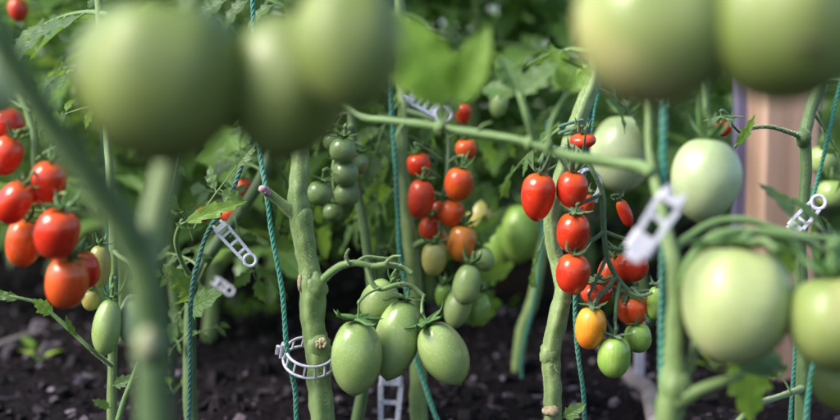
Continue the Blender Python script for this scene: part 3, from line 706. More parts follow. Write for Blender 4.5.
tomato('deep red grape tomato peeking out behind the white plastic ring', 585, 204, 1.03, 18, 22, 10, 'red_deep', 'grape', (592, 192, 1.02), gg, sepal=.5, cm='truss_dark')
ring_clip('white plastic ring clip behind the upper red grape tomatoes', (588, 184, 1.035), 15, 5, BACK*.9 + RIGHT*.45, latch=.5, ribs=10, tpx=2.6)

# ------------------------------------------------------------------ twine
twine('bright teal twine running down in front of the cut side shoot to the clip ring', [(252, -40, 1.03), (255, 90, 1.03), (259, 146, 1.03), (266, 190, 1.02), (272, 235, 1.02), (282, 290, 1.02), (287, 350, 1.02), (295, 390, 1.03), (297, 425, 1.03)], 5.2, drop=.01)
twine('dark green twine slanting from the twig to the white tag clip and down', [(262, 60, 1.06), (254, 130, 1.05), (246, 152, 1.05), (236, 182, 1.05), (224, 206, 1.04), (208, 232, 1.04), (199, 258, 1.04), (192, 290, 1.04), (190, 330, 1.04), (190, 375, 1.04), (188, 425, 1.04)], 5.0, 'twine_dark', drop=-.01)
twine('teal twine hanging close behind the pale stem under the yellow tomato', [(607, 40, 1.1), (592, 105, 1.09), (586, 160, 1.08), (577, 230, 1.07), (575, 300, 1.07), (577, 345, 1.07), (583, 390, 1.07), (585, 425, 1.07)], 4.6, drop=.005)
twine('taut teal twine above the branch beside the leaning stem', [(612, 20, 1.16), (601, 84, 1.16), (594, 110, 1.16), (590, 134, 1.14), (584, 150, 1.12)], 4.2)
twine('blurred teal twine beside the plant stem with the red plum cluster', [(388, 60, 1.2), (393, 130, 1.2), (396, 175, 1.2), (398, 215, 1.2), (400, 255, 1.2), (408, 300, 1.2), (412, 345, 1.2), (425, 385, 1.2), (440, 425, 1.2)], 5.2, fuzz=600, drop=.02)
twine('out of focus teal twine in front of the large pale green tomatoes', [(668, 30, .78), (664, 110, .78), (663, 160, .78), (664, 200, .78), (663, 260, .80), (662, 330, .82), (662, 425, .82)], 8.0, fuzz=300, drop=0)
twine('teal twine slanting down behind the clip at the far side of the dark stem', [(846, 60, 1.1), (836, 100, 1.1), (825, 150, 1.1), (815, 190, 1.1), (808, 215, 1.09), (800, 280, 1.1), (796, 340, 1.1), (790, 425, 1.1)], 4.2, fuzz=600, drop=0)
twine('thick blurred teal twine below the tomato at the edge', [(822, 300, .9), (816, 350, .9), (810, 385, .9), (806, 425, .9)], 6, fuzz=300, drop=0)
twine('faint teal twine standing next to the far stem over the grey stick', [(104, 120, 1.62), (108, 200, 1.62), (110, 270, 1.62), (109, 345, 1.62)], 6.0, fuzz=200, drop=0)
twine('blurred teal twine along the crooked stem by the brown pot', [(548, 120, 1.46), (545, 200, 1.46), (541, 250, 1.46), (534, 300, 1.46), (522, 352, 1.46)], 3.6, fuzz=200, drop=0)

# ------------------------------------------------------------------ clips
ladder_clip('clear ladder shaped plastic clip hanging askew on dark green twine', (222, 229, 1.03), (247, 257, 1.03), 15, rungs=3)
ladder_clip('blurred white ladder clip hooked on the string in front of the red grape tomatoes', (669, 203, .70), (646, 238, .70), 28, rungs=1, plate=True)
ladder_clip('violet tinted clip hanging above the branch among the leaves', (416, 97, 1.2), (438, 111, 1.2), 20, rungs=3)
ladder_clip('clear plastic clip fastened to the dark stem near the wooden post', (797, 225, 1.04), (815, 206, 1.04), 17, rungs=2)
ladder_clip('small blurred pale clip low behind the ladder shaped one', (218, 283, 1.4), (227, 289, 1.4), 11, rungs=1)
ladder_clip('pale lavender clip hanging low behind the green plums', (391, 384, 1.22), (389, 424, 1.22), 24, rungs=1)

# ------------------------------------------------------------------ plant behind with the red cluster (x 400..480)
p = Plant('tall tomato plant slightly out of focus with red, orange and green fruit', 418, 420, 1.24)
p.tube('stem', [(398, -60, 1.28, 11), (400, 60, 1.28, 12), (404, 105, 1.27, 12), (401, 150, 1.26, 13), (405, 200, 1.25, 14), (411, 250, 1.24, 15), (416, 300, 1.24, 15), (418, 360, 1.24, 17), (419, 422, 1.24, 18)], 'stem', ground=True, rough=.15)
p.tube('truss', [(404, 110, 1.27, 6), (430, 118, 1.24, 5), (447, 130, 1.22, 4.5), (448, 165, 1.21, 4.5), (443, 200, 1.2, 4), (440, 235, 1.2, 4)], 'truss_dark')
p.tube('truss', [(411, 248, 1.24, 7), (430, 240, 1.22, 5), (452, 252, 1.2, 4.5), (470, 262, 1.2, 4), (482, 285, 1.2, 3.5)], 'truss')
for a, b, kw in [((402, 140, 1.26), (350, 170, 1.36), {}), ((400, 70, 1.28), (470, 90, 1.45), {}), ((404, 190, 1.25), (340, 215, 1.4), {}), ((400, 20, 1.28), (330, 60, 1.45), {}), ((404, 100, 1.27), (362, 158, 1.2), {}), ((400, 40, 1.3), (480, 10, 1.5), {})]:
    p.leaf([a, b], 'leaf', pairs=3, nu=12, nv=3)
for a_, b_, k_, m_ in [((402, 130, 1.26), (470, 165, 1.32), 2, 'leaf'), ((403, 150, 1.26), (500, 180, 1.36), 3, 'leaf'), ((405, 200, 1.25), (376, 262, 1.28), 2, 'leaf'), ((411, 250, 1.24), (374, 300, 1.3), 2, 'leaf'), ((401, 110, 1.27), (372, 215, 1.32), 3, 'leaf'), ((401, 90, 1.28), (500, 130, 1.36), 3, 'leaf_bright'), ((405, 190, 1.25), (500, 290, 1.4), 3, 'leaf')]:
    p.leaf([a_, b_], m_, pairs=k_, nu=12, nv=3)
gr = 'red tomatoes in the blurred cluster behind'
for lab, x, y, w_, h_, t, m_, k_, j, d in [
 ('red tomato half hidden, upper one against the blurred stem', 419, 165, 24, 25, -10, 'red', 'grape', (442, 160, 1.21), 1.2),
 ('tall red tomato directly against the blurred stem', 421, 199, 27, 41, 5, 'red_deep', 'grape', (440, 178, 1.21), 1.19),
 ('round red tomato just below the green branch', 466, 149, 22, 21, -5, 'orange_red', 'grape', (449, 138, 1.21), 1.2),
 ('plump red tomato below the round one in the blurred cluster', 459, 184, 29, 34, 8, 'orange_red', 'grape', (449, 162, 1.21), 1.18),
 ('orange red tomato under the plump red one', 451, 213, 27, 28, 6, 'orange_red', 'grape', (444, 196, 1.2), 1.2),
 ('dark red tomato peeping between the blurred fruits', 430, 229, 22, 24, 0, 'red_deep', 'grape', (440, 215, 1.2), 1.22),
 ('small orange tomato wedged beside the low hanging orange one', 440, 240, 18, 22, -15, 'orange', 'grape', (442, 224, 1.2), 1.23),
 ('little red tomato tucked between the plump red one and the stem', 438, 211, 18, 22, -12, 'red_deep', 'grape', (442, 196, 1.2), 1.23),
 ('orange tomato hanging low under the red ones', 462, 243, 29, 38, 8, 'orange', 'grape', (446, 222, 1.2), 1.2)]:
    tomato(lab, x, y, d, w_, h_, t, m_, k_, j, gr, sepal=.5)
gr = 'green tomatoes in the blurred cluster behind'
for lab, x, y, w_, h_, t, m_, k_, j, d in [
 ('small green tomato beside the orange one', 434, 259, 25, 34, 3, 'turning', 'grape', (438, 240, 1.2), 1.19),
 ('small pale green tomato with a dried tip on the far side of the orange one', 484, 259, 20, 26, -20, 'green', 'grape', (470, 245, 1.2), 1.2),
 ('long pale green tomato above the slanted one in the lower cluster', 467, 284, 28, 42, 12, 'green', 'pear', (470, 262, 1.2), 1.17),
 ('slanted long green tomato at the bottom of the lower cluster', 458, 307, 27, 44, 18, 'green', 'plum', (470, 280, 1.2), 1.2),
 ('short green tomato with open sepals, lowest of the blurred cluster', 478, 309, 24, 36, 14, 'lime', 'plum', (484, 288, 1.2), 1.22),
 ('tiny green tomato behind the long pale ones', 444, 296, 18, 26, 0, 'lime', 'grape', (446, 280, 1.22), 1.24)]:
    tomato(lab, x, y, d, w_, h_, t, m_, k_, j, gr, sepal=.6)
tomato('small red tomato above the branch, split by its stalk', 463, 114, 1.34, 16, 24, 12, 'red', 'grape', (470, 96, 1.34), 'red tomatoes in the blurred cluster behind')
tomato('yellowish blurred tomato behind the red cluster', 481, 219, 1.5, 29, 42, 0, 'turning', 'plum', (484, 190, 1.5), 'pale tomatoes further back', sepal=.4)
tomato('large light green tomato hanging over the brown pot', 521, 233, 1.55, 40, 60, 5, 'lime', 'plum', (520, 195, 1.55), 'pale tomatoes further back', sepal=.4)
tomato('light green tomato shadowed beside the large one over the pot', 498, 246, 1.62, 28, 44, -6, 'lime', 'plum', (504, 210, 1.62), 'pale tomatoes further back', sepal=.4)

# small green cherry tomatoes
p = Plant('slender tomato plant with a cluster of small green tomatoes', 352, 330, 1.2)
p.tube('stem', [(346, -50, 1.25, 8), (348, 60, 1.22, 8), (352, 130, 1.2, 9), (356, 180, 1.2, 9), (366, 240, 1.2, 10), (372, 300, 1.2, 10), (368, 360, 1.2, 11)], 'stem_dark', ground=True)
p.tube('truss', [(352, 126, 1.2, 6), (344, 132, 1.17, 5), (338, 148, 1.15, 4), (333, 168, 1.14, 4), (334, 190, 1.14, 3)], 'truss')
p.leaf([(352, 126, 1.2), (385, 190, 1.28)], pairs=3); p.leaf([(352, 110, 1.2), (310, 120, 1.32)], pairs=2); p.leaf([(350, 80, 1.2), (390, 100, 1.3)], pairs=2); p.leaf([(356, 185, 1.2), (372, 240, 1.3)], pairs=2)
gr = 'small green cherry tomatoes'
for lab, x, y, w_, t, j, d in [
 ('small round green tomato with pale specks, lone on the stem side', 320, 193, 26, 10, (331, 172, 1.14), 1.1),
 ('small green tomato at the top of its cluster under a dark calyx', 343, 150, 27, 5, (346, 130, 1.17), 1.12),
 ('small green tomato in the middle of its column of three', 345, 173, 28, -8, (336, 158, 1.15), 1.13),
 ('small green tomato at the bottom of its column of three', 347, 194, 26, -12, (335, 180, 1.14), 1.14),
 ('tiny green tomato squeezed beside the top small green one', 332, 141, 19, -20, (344, 128, 1.17), 1.15),
 ('small dark green tomato behind the middle of the column of three', 357, 163, 24, 15, (346, 142, 1.17), 1.17),
 ('small green tomato half hidden between the lone one and the column', 333, 212, 20, 0, (334, 192, 1.14), 1.16)]:
    tomato(lab, x, y, d, w_, w_*.98, t, 'green_cherry', 'round', j, gr, sepal=.6, lean=.1, curlup=.4)

# ------------------------------------------------------------------ branch in front (x 370..660) and the big-fruited plant at the right
gb = 'large green tomatoes on the big fruited plants'
p = Plant('big fruited tomato plant with an arching truss and a long crossing branch', 668, 420, .74)
p.tube('stem', [(628, -80, .80, 8), (642, 40, .80, 7), (648, 105, .79, 6.5), (649, 150, .78, 7), (656, 185, .77, 10), (667, 235, .75, 13), (674, 270, .74, 15), (675, 310, .74, 16), (674, 350, .74, 20), (672, 385, .74, 27), (668, 425, .74, 29)], 'stem', sides=18, ground=True, rough=.16, hair=3000, lumps=[(676, 388, .738, 16)])
p.tube('branch', [(652, 172, .77, 12), (638, 166, .78, 13), (610, 162, .79, 11), (570, 156, .80, 11), (530, 143, .81, 9.5), (495, 136, .82, 8.5), (460, 131, .83, 8.5), (420, 124, .84, 8), (385, 120, .85, 6.5), (362, 117, .86, 6), (342, 104, .87, 5), (318, 80, .88, 4)], 'truss', sides=14, rough=.18, hair=3000, lumps=[(440, 127, .835, 6), (530, 143, .81, 6)])
p.tube('side_shoot', [(676, 402, .735, 18), (700, 390, .73, 12), (722, 382, .73, 10), (742, 376, .735, 8)], 'stem', sides=12)
p.tube('side_shoot', [(676, 388, .74, 14), (688, 372, .745, 10), (694, 352, .75, 9), (700, 325, .77, 8)], 'stem', sides=12)
p.tube('truss', [(678, 290, .74, 14), (690, 262, .735, 12), (706, 242, .73, 11), (728, 233, .73, 11), (755, 232, .74, 10), (790, 236, .74, 9), (815, 245, .75, 8), (838, 262, .76, 7)], 'truss', sides=14, rough=.22, hair=2500)
p.tube('truss', [(672, 250, .75, 8), (690, 236, .76, 8), (715, 222, .77, 7), (745, 220, .77, 7), (780, 230, .77, 7), (820, 238, .77, 7), (850, 240, .77, 6)], 'truss', sides=12, rough=.2)
p.tube('truss', [(752, 232, .74, 9), (748, 244, .72, 8), (762, 240, .70, 7), (776, 250, .69, 5)], 'truss', sides=12, rough=.2)
p.tube('side_shoot', [(440, 127, .835, 5), (441, 112, .83, 5), (443, 95, .82, 4)], 'truss'); p.tube('side_shoot', [(536, 145, .81, 7), (528, 120, .80, 7), (520, 95, .8, 6)], 'truss')
p.tube('side_shoot', [(548, 148, .80, 6), (552, 120, .80, 5), (566, 95, .8, 5)], 'truss')
kw = dict(nu=14, nv=4)
p.tube('tendril', [(476, 134, .825, 4), (482, 126, .82, 3), (492, 122, .82, 1.5)], 'truss'); p.tube('tendril', [(405, 122, .845, 4), (398, 132, .84, 2.5), (396, 142, .84, 1.5)], 'truss'); p.leaf([(497, 137, .82), (520, 158, .83)], 'leaf', single=True, wd=.4)
p.tube('side_shoot', [(441, 127, .835, 5), (447, 116, .74, 6), (450, 108, .66, 6)], 'truss')
p.leaf([(452, 108, .66), (398, 8, .64)], 'leaf_bright', single=True, wd=.52, lobe=.1, label='bright blurred leaf above the branch', **kw)
p.leaf([(455, 108, .66), (488, 26, .645)], 'leaf_bright', single=True, wd=.5, lobe=.1, **kw)
p.leaf([(450, 106, .66), (392, 66, .65)], 'leaf_bright', single=True, wd=.55, lobe=.1, **kw)
p.leaf([(520, 95, .8), (556, 60, .79)], 'leaf', single=True, wd=.6, **kw); p.leaf([(520, 95, .8), (478, 82, .82)], 'leaf', single=True, wd=.55, **kw)
p.leaf([(519, 95, .8), (503, 48, .81)], 'leaf', single=True, wd=.6, **kw)
p.leaf([(566, 95, .8), (552, 42, .8)], 'leaf_bright', single=True, wd=.36, **kw); p.leaf([(568, 95, .8), (590, 62, .8)], 'leaf_bright', single=True, wd=.5, **kw)
p.leaf([(742, 345, .79), (754, 425, .785)], 'leaf_bright', single=True, wd=.62, label='yellow green leaf below the biggest sharp green tomato', **kw)
p.leaf([(738, 376, .745), (782, 330, .78)], 'leaf', single=True, wd=.6, **kw)
p.leaf([(768, 236, .77), (806, 290, .79)], 'leaf', single=True, wd=.65, **kw)
p.leaf([(690, 395, .76), (640, 440, .8)], 'leaf', pairs=2, **kw)
p.leaf([(780, 236, .78), (845, 205, .9)], 'leaf', pairs=2, **kw)
tomato('large green tomato with a pale shine, hanging under the arching truss', 738, 304, .72, 110, 122, 6, 'big_cream', 'beef', (752, 232, .73), gb, sepal=.4, lean=-.1, stalk_r=3.5, curlup=.1)
tomato('large green tomato cut by the frame edge, level with the shiny one', 837, 322, .70, 98, 100, -4, 'big_blush', 'beef', (828, 250, .74), gb, sepal=.45, stalk_r=3.2)
tomato('shaded green tomato hanging under the one at the frame edge', 846, 384, .76, 66, 56, 0, 'big_green', 'beef', None, gb, sepal=.4, calyx=False)
tomato('pale green tomato hanging in front of the post side', 706, 179, .84, 70, 86, 6, 'pale', 'plum', (706, 112, .84), gb, sepal=.4, stalk_r=2.5)
tomato('pale green tomato behind the branch and the taut twine', 622, 153, 1.3, 62, 80, 4, 'pale', 'plum', (624, 100, 1.3), gb, sepal=.4, stalk_r=2)
p.tube('truss', [(645, 60, .80, 8), (670, 52, .82, 7), (700, 60, .84, 6), (706, 112, .84, 5)], 'truss')

# foreground fruits very near the lens
p.tube('branch', [(628, -80, .80, 11), (640, -120, .7, 14), (680, -130, .56, 18), (730, -130, .5, 20), (800, -125, .5, 18), (860, -120, .5, 16)], 'stem')
tomato('huge blurred green tomato with a cream lit side near the lens', 655, 28, .49, 160, 160, -4, 'big_blush', 'beef', (665, -125, .55), gb, stalk_r=6)
tc_ = tomato('huge blurred green tomato near the lens at the upper corner', 786, 26, .475, 162, 156, 10, 'big_green', 'beef', (790, -125, .5), gb, stalk_r=6)
mb = MB(); blob(mb, P(812, 44, .4425), sz(17, .445), random.Random(8), sx=1, sy=.25, szz=.22); mb.build('skin_crack', M['bark'], tc_, origin=Vector(tc_.location))

p = Plant('dark green foreground tomato plant forking close to the lens', 158, 420, .52)
p.tube('stem', [(-60, -60, .46, 26), (-18, 10, .47, 27), (22, 78, .48, 29), (62, 140, .49, 29), (103, 195, .50, 31), (134, 245, .51, 34), (147, 285, .515, 35), (152, 340, .52, 36), (155, 425, .52, 36)], 'stem_dark', sides=20, ground=True, rough=.1, lumps=[(152, 345, .517, 19)])
p.tube('side_shoot', [(145, 275, .515, 32), (152, 235, .52, 28), (160, 195, .53, 26), (170, 150, .54, 24), (185, 60, .55, 22), (200, -60, .55, 22), (215, -110, .54, 22)], 'stem_pale', sides=18, rough=.1)
p.tube('branch', [(215, -110, .54, 20), (260, -110, .53, 18), (310, -105, .53, 16), (360, -100, .54, 14)], 'stem_dark')
mb = MB(); blob(mb, P(148, 344, .505), sz(12, .5), random.Random(9), szz=1.4); mb.build('leaf_scar', M['scar_pale'], p.last['stem'], origin=p.base)
tomato('huge blurred green tomato near the lens above the forked foreground stem', 161, 79, .50, 166, 168, 3, 'big_green', 'beef', (200, -105, .54), gb, stalk_r=6, lean=.1)
tomato('large blurred green tomato hanging lowest in the overlapping foreground pair', 289, 86, .515, 124, 152, 6, 'big_green', 'plum', (300, -105, .53), gb, stalk_r=6)
tomato('large blurred green tomato in front, higher one of the overlapping foreground pair', 349, 43, .46, 108, 138, -6, 'big_green', 'beef', (345, -100, .53), gb, stalk_r=6)
tomato('pale blurred tomato barely in frame beside the dark foreground stem', -6, 82, .6, 46, 70, 0, 'pale', 'plum', (-5, 20, .6), gb)

# ------------------------------------------------------------------ red cluster at the left
p = Plant('tomato plant with the big red cluster at the frame edge', -30, 420, .95)
p.tube('stem', [(-70, -60, .95, 14), (-50, 100, .95, 16), (-40, 250, .95, 18), (-32, 425, .95, 20)], 'stem', ground=True)
p.tube('truss', [(-48, 90, .95, 8), (-20, 82, .93, 7), (15, 92, .91, 6), (32, 130, .9, 6), (35, 170, .9, 6), (48, 215, .9, 5), (72, 250, .9, 5), (95, 272, .91, 4)], 'truss')
gr = 'ripe red tomatoes in the cluster at the frame edge'
for lab, x, y, w_, h_, t, m_, k_, j, d in [
 ('red tomato topmost in the cluster, shaded by the foreground stem', 9, 124, 32, 32, -20, 'red_deep', 'grape', (30, 112, .9), .92),
 ('red tomato cut by the frame edge below the topmost one', 6, 156, 32, 42, 30, 'red', 'grape', (31, 128, .9), .9),
 ('long red tomato lying slantwise at the frame edge', 14, 203, 34, 47, 36, 'red', 'grape', (35, 168, .9), .87),
 ('red tomato with a soft shine, upright above the middle of the cluster', 47, 184, 36, 48, 18, 'red', 'grape', (36, 160, .9), .88),
 ('biggest rosy red tomato in the middle of the cluster', 57, 234, 44, 54, 18, 'red', 'grape', (50, 205, .9), .85),
 ('red tomato behind the biggest one, lower at the frame side', 24, 243, 35, 50, 12, 'orange_red', 'grape', (46, 212, .9), .9),
 ('orange red tomato lowest in the frame edge cluster', 67, 283, 42, 54, 14, 'orange_red', 'grape', (70, 248, .9), .87),
 ('red tomato behind the lowest orange red one', 85, 270, 30, 40, -6, 'red', 'grape', (82, 252, .9), .9)]:
    tomato(lab, x, y, d, w_, h_, t, m_, k_, j, gr, sepal=.5)
tomato('yellow green small tomato shining behind the red cluster', 100, 266, .98, 22, 44, 4, 'turning', 'grape', (102, 240, .98), 'small turning tomatoes'); tomato('little yellow green tomato tucked below the other turning one', 91, 300, .99, 18, 22, 0, 'turning', 'grape', (97, 276, .98), 'small turning tomatoes')
p = Plant('thin stemmed tomato plant with a green plum beside the foreground stem', 113, 420, 1.0)
p.tube('stem', [(96, -40, 1.05, 8), (104, 80, 1.04, 8), (110, 180, 1.02, 8), (113, 220, 1.02, 9), (114, 280, 1.02, 9), (113, 340, 1.02, 9), (112, 425, 1.02, 10)], 'stem', hair=5000, ground=True)
p.tube('truss', [(113, 250, 1.02, 5), (119, 256, 1.01, 4), (128, 262, 1.0, 4), (134, 272, 1.0, 3)], 'truss')
p.tube('branch', [(-20, 288, 1.0, 3), (10, 296, .99, 3), (35, 302, .99, 3.5), (50, 312, .99, 4), (70, 330, .99, 4), (92, 350, .99, 4), (112, 366, 1.01, 4)], 'truss', hair=6000)
p.tube('side_shoot', [(117, 425, 1.0, 6), (124, 400, 1.0, 5), (132, 380, 1.0, 5), (138, 362, 1.0, 4)], 'truss', hair=4000)
p.leaf([(22, 299, .99), (-16, 291, .985)], 'leaf', single=True, wd=.3, size=.6); p.leaf([(54, 314, .99), (33, 299, .985)], 'leaf_bright', single=True, wd=.6, size=.6); p.leaf([(78, 338, .99), (64, 318, .97)], 'leaf', single=True, wd=.3)
p.leaf([(113, 386, 1.01), (132, 376, 1.0)], 'leaf', single=True, wd=.5, size=.6); p.leaf([(110, 408, 1.01), (94, 400, 1.0)], 'leaf', single=True, wd=.5, size=.6)
p.leaf([(112, 110, 1.03), (45, 98, 1.08)], 'leaf_bright', pairs=2); p.leaf([(104, 60, 1.03), (40, 40, 1.25)], 'leaf', pairs=3)
p.leaf([(100, 20, 1.03), (30, -10, 1.2)], 'leaf', pairs=3)
gr = 'green plums beside the foreground stem'
tomato('long green plum tomato hanging alone against the thin stem', 107, 326, .975, 28, 58, 8, 'green', 'pear', (115, 278, 1.0), gr, sepal=.6, curlup=1.3)
tomato('long pale green tomato veiled by the blurred foreground stem', 133, 319, .99, 28, 56, 2, 'pale', 'pear', (134, 272, 1.0), gr, sepal=.5)

# ------------------------------------------------------------------ diagonal mid plant (x 180..260)
p = Plant('slanting tomato plant tied with dark green twine behind the cut shoot', 212, 420, 1.18)
p.tube('stem', [(300, 40, 1.25, 10), (278, 130, 1.22, 11), (262, 176, 1.2, 12), (240, 212, 1.19, 12), (214, 248, 1.18, 12), (196, 280, 1.18, 13), (190, 330, 1.18, 13), (192, 425, 1.18, 14)], 'stem_dark', ground=True)
p.leaf([(196, 230, 1.04), (246, 152, 1.03)], 'leaf', pairs=1, label='serrated grey green leaf beside dark green twine', nu=22, nv=5, droop=-.1)
p.leaf([(182, 224, 1.02), (242, 197, 1.01)], 'leaf_bright', single=True, wd=.25, droop=0)
p.leaf([(194, 240, 1.06), (172, 190, 1.04)], 'leaf', pairs=2); p.leaf([(196, 270, 1.12), (160, 230, 1.2)], 'leaf', pairs=3)
p.leaf([(192, 300, 1.12), (172, 268, 1.1)], 'leaf', single=True); p.leaf([(190, 310, 1.1), (214, 292, 1.06)], 'leaf', single=True); p.leaf([(188, 302, 1.06), (168, 300, 1.02)], 'leaf', single=True, wd=.4)
p.leaf([(262, 176, 1.2), (215, 130, 1.3)], 'leaf', pairs=3); p.leaf([(270, 150, 1.2), (330, 230, 1.35)], 'leaf', pairs=3); p.leaf([(225, 240, 1.2), (275, 260, 1.35)], 'leaf', pairs=3)
for a_, b_, k_, m_ in [((182, 150, 1.12), (160, 205, 1.1), 2, 'leaf'), ((262, 176, 1.19), (292, 240, 1.22), 2, 'leaf'), ((236, 216, 1.18), (262, 290, 1.2), 2, 'leaf'), ((196, 285, 1.14), (150, 262, 1.12), 2, 'leaf_bright'), ((190, 340, 1.16), (228, 312, 1.2), 2, 'leaf'), ((190, 330, 1.16), (166, 350, 1.18), 1, 'leaf'), ((278, 130, 1.22), (232, 118, 1.26), 2, 'leaf'), ((205, 262, 1.16), (168, 330, 1.2), 2, 'leaf'), ((240, 210, 1.18), (196, 170, 1.22), 2, 'leaf')]:
    p.leaf([a_, b_], m_, pairs=k_, nu=12, nv=3)
p.tube('side_shoot', [(196, 285, 1.15, 6), (182, 262, 1.12, 5), (176, 240, 1.1, 5), (182, 220, 1.08, 4)], 'truss')
tomato('blurred red tomato glimpsed behind the serrated leaf and twine', 243, 190, 1.34, 20, 24, 0, 'red_deep', 'grape', (246, 172, 1.34), 'blurred red tomatoes among the leaves')
tomato('blurred red tomato lower behind the dark green twine', 231, 214, 1.36, 22, 18, 20, 'red_deep', 'grape', (240, 200, 1.36), 'blurred red tomatoes among the leaves')
tomato('blurred orange red tomato just under the yellowish narrow leaf', 205, 214, 1.3, 15, 14, 10, 'orange_red', 'grape', (208, 202, 1.3), 'blurred red tomatoes among the leaves')
tomato('dull red tomato high among the leaves near the frame corner', 18, 10, 1.45, 20, 24, 0, 'red_deep', 'grape', (22, -8, 1.45), 'blurred red tomatoes among the leaves')

# ------------------------------------------------------------------ dark stem at the right with its wiry truss
p = Plant('dark green tomato stem standing before the wooden post', 800, 420, 1.08)
p.tube('stem', [(838, 10, 1.12, 13), (822, 75, 1.10, 13), (811, 108, 1.09, 13), (805, 135, 1.08, 13), (806, 170, 1.08, 12), (803, 210, 1.08, 12), (800, 260, 1.08, 13), (804, 330, 1.08, 14), (802, 425, 1.08, 15)], 'stem_dark', sides=18, ground=True, hair=6000, lumps=[(803, 138, 1.075, 8)])
p.tube('truss', [(803, 138, 1.08, 6), (788, 132, 1.06, 5), (770, 127, 1.05, 4), (752, 128, 1.04, 4), (740, 132, 1.03, 3), (728, 120, 1.02, 3), (722, 118, 1.02, 2)], 'truss_dark', sides=10, hair=5000)
p.leaf([(735, 147, 1.02), (757, 116, 1.01)], 'leaf_bright', single=True, wd=.3, label='narrow upright leaf beside the tiny red tomato'); p.leaf([(810, 110, 1.09), (850, 150, 1.2)], 'leaf', pairs=2); p.leaf([(803, 240, 1.08), (760, 290, 1.2)], 'leaf', pairs=2)
p.leaf([(820, 80, 1.1), (860, 60, 1.3)], 'leaf', pairs=3); p.leaf([(802, 190, 1.08), (845, 240, 1.2)], 'leaf', pairs=2)
p.tube('side_shoot', [(803, 388, 1.08, 8), (792, 392, 1.05, 7), (775, 398, .98, 6), (755, 405, .92, 6), (735, 425, .9, 6)], 'stem_pale')
p.leaf([(790, 396, 1.02), (766, 345, 1.01)], 'leaf_bright', pairs=1)
tomato('tiny red tomato hugged by curved sepals on the wiry truss before the post', 723, 127, 1.0, 17, 19, -10, 'red', 'grape', (728, 115, 1.02), None, sepal=1.1, curlup=-.1, cm='truss_dark')
gr = 'green tomatoes at the frame edge'
tomato('green blurred tomato beside the dark stem, lower of two at the frame edge', 832, 194, 1.3, 30, 30, 0, 'green', 'round', (832, 168, 1.3), gr); tomato('green blurred tomato beside the dark stem, upper of two at the frame edge', 822, 160, 1.35, 28, 30, 0, 'green', 'round', (824, 135, 1.35), gr)
tomato('small green tomato wedged under the crossing branch by the string', 588, 80, 1.4, 24, 34, 0, 'lime', 'plum', (590, 55, 1.4), 'pale tomatoes further back', sepal=.4)
tomato('pale green elongated tomato above the branch near the leaf stalks', 499, 103, 1.45, 18, 30, 10, 'green', 'plum', (500, 80, 1.45), 'pale tomatoes further back', sepal=.4)

# ------------------------------------------------------------------ things further back
def post(x0, x1, ytop, d, label):
    c = P((x0+x1)/2, 210, d); w_ = sz(x1-x0, d); h = 1.25; mb = MB()
    for k in range(2):
        z0, z1 = (0, h)
    prof = [(-.5, -.42), (-.42, -.5), (.42, -.5), (.5, -.42), (.5, .42), (.42, .5), (-.42, .5), (-.5, .42)]
    zs = [-0.03, .3, .6, .9, h]; rows = []
    for z in zs: rows.append([mb.vert(Vector((c.x + a*w_, c.y + b*w_, z)), (a, z)) for a, b in prof])
    for i in range(len(zs)-1):
        for k in range(8): mb.face((rows[i][k], rows[i][(k+1) % 8], rows[i+1][(k+1) % 8], rows[i+1][k]))
    mb.face(tuple(rows[-1]))
    o = mb.build('wooden_post', M['wood'], None, origin=Vector((c.x, c.y, 0)), smooth=False); return tag(o, label, 'post')
post(752, 810, 80, 1.5, 'square unpainted reddish wooden post rising behind the dark stem')
c = P(743, 210, 1.54); mb = MB()
bar(mb, Vector((c.x, c.y, -.02)), Vector((c.x, c.y, .55)), .03, .015, Vector((0, 1, 0)))
tag(mb.build('board', M['violet'], None, origin=Vector((c.x, c.y, 0)), smooth=False), 'violet grey upright board close beside the wooden post', 'board')
# the brown pot
q, t_ = G(518, 292); mb = MB(); prof = [(.0, 0), (.062, 0), (.068, .004), (.085, .06), (.092, .085), (.099, .086), (.101, .105), (.095, .106), (.090, .088), (.07, .086), (0, .085)]
rows = [[mb.vert(q + Vector((r*math.cos(2*PI*k/32), r*math.sin(2*PI*k/32), z)), (k/32, z)) for k in range(32)] for r, z in prof]
for i in range(len(prof)-1):
    for k in range(32): mb.face((rows[i][k], rows[i][(k+1) % 32], rows[i+1][(k+1) % 32], rows[i+1][k]))
tag(mb.build('flower_pot', M['pot'], None, origin=q), 'dark brown round pot standing on the soil in the shade', 'pot')
# grey stick and hose on the soil
def lying(name, label, cat, pix, r, m):
    mb = MB(); pts = []
    for x, y in pix:
        q, _ = G(x, y); pts.append((Vector((q.x, q.y, q.z + r*.8)), r))
    mb.tube(pts, sides=12, sub=6, rough=.05); o = mb.build(name, M[m], None, origin=pts[0][0]); return tag(o, label, cat)
lying('stick', 'weathered grey stick lying on the dark soil under the red cluster', 'stick', [(-60, 372), (-20, 358), (20, 347), (72, 330)], .0075, 'wood_grey')
lying('hose', 'grey drip hose curving over the soil below the ripening cluster', 'hose', [(596, 352), (618, 370), (636, 388), (648, 405), (656, 440)], .010, 'hose')
q, t_ = G(639, 386); mb = MB(); bar(mb, q - Vector((0, 0, .03)), q + Vector((0, 0, .09)), .012, .006, Vector((0, 1, 0)))
tag(mb.build('plant_label', M['metal'], None, origin=q, smooth=False), 'bare blue grey marker stake upright in the soil beside the hose', 'stake')

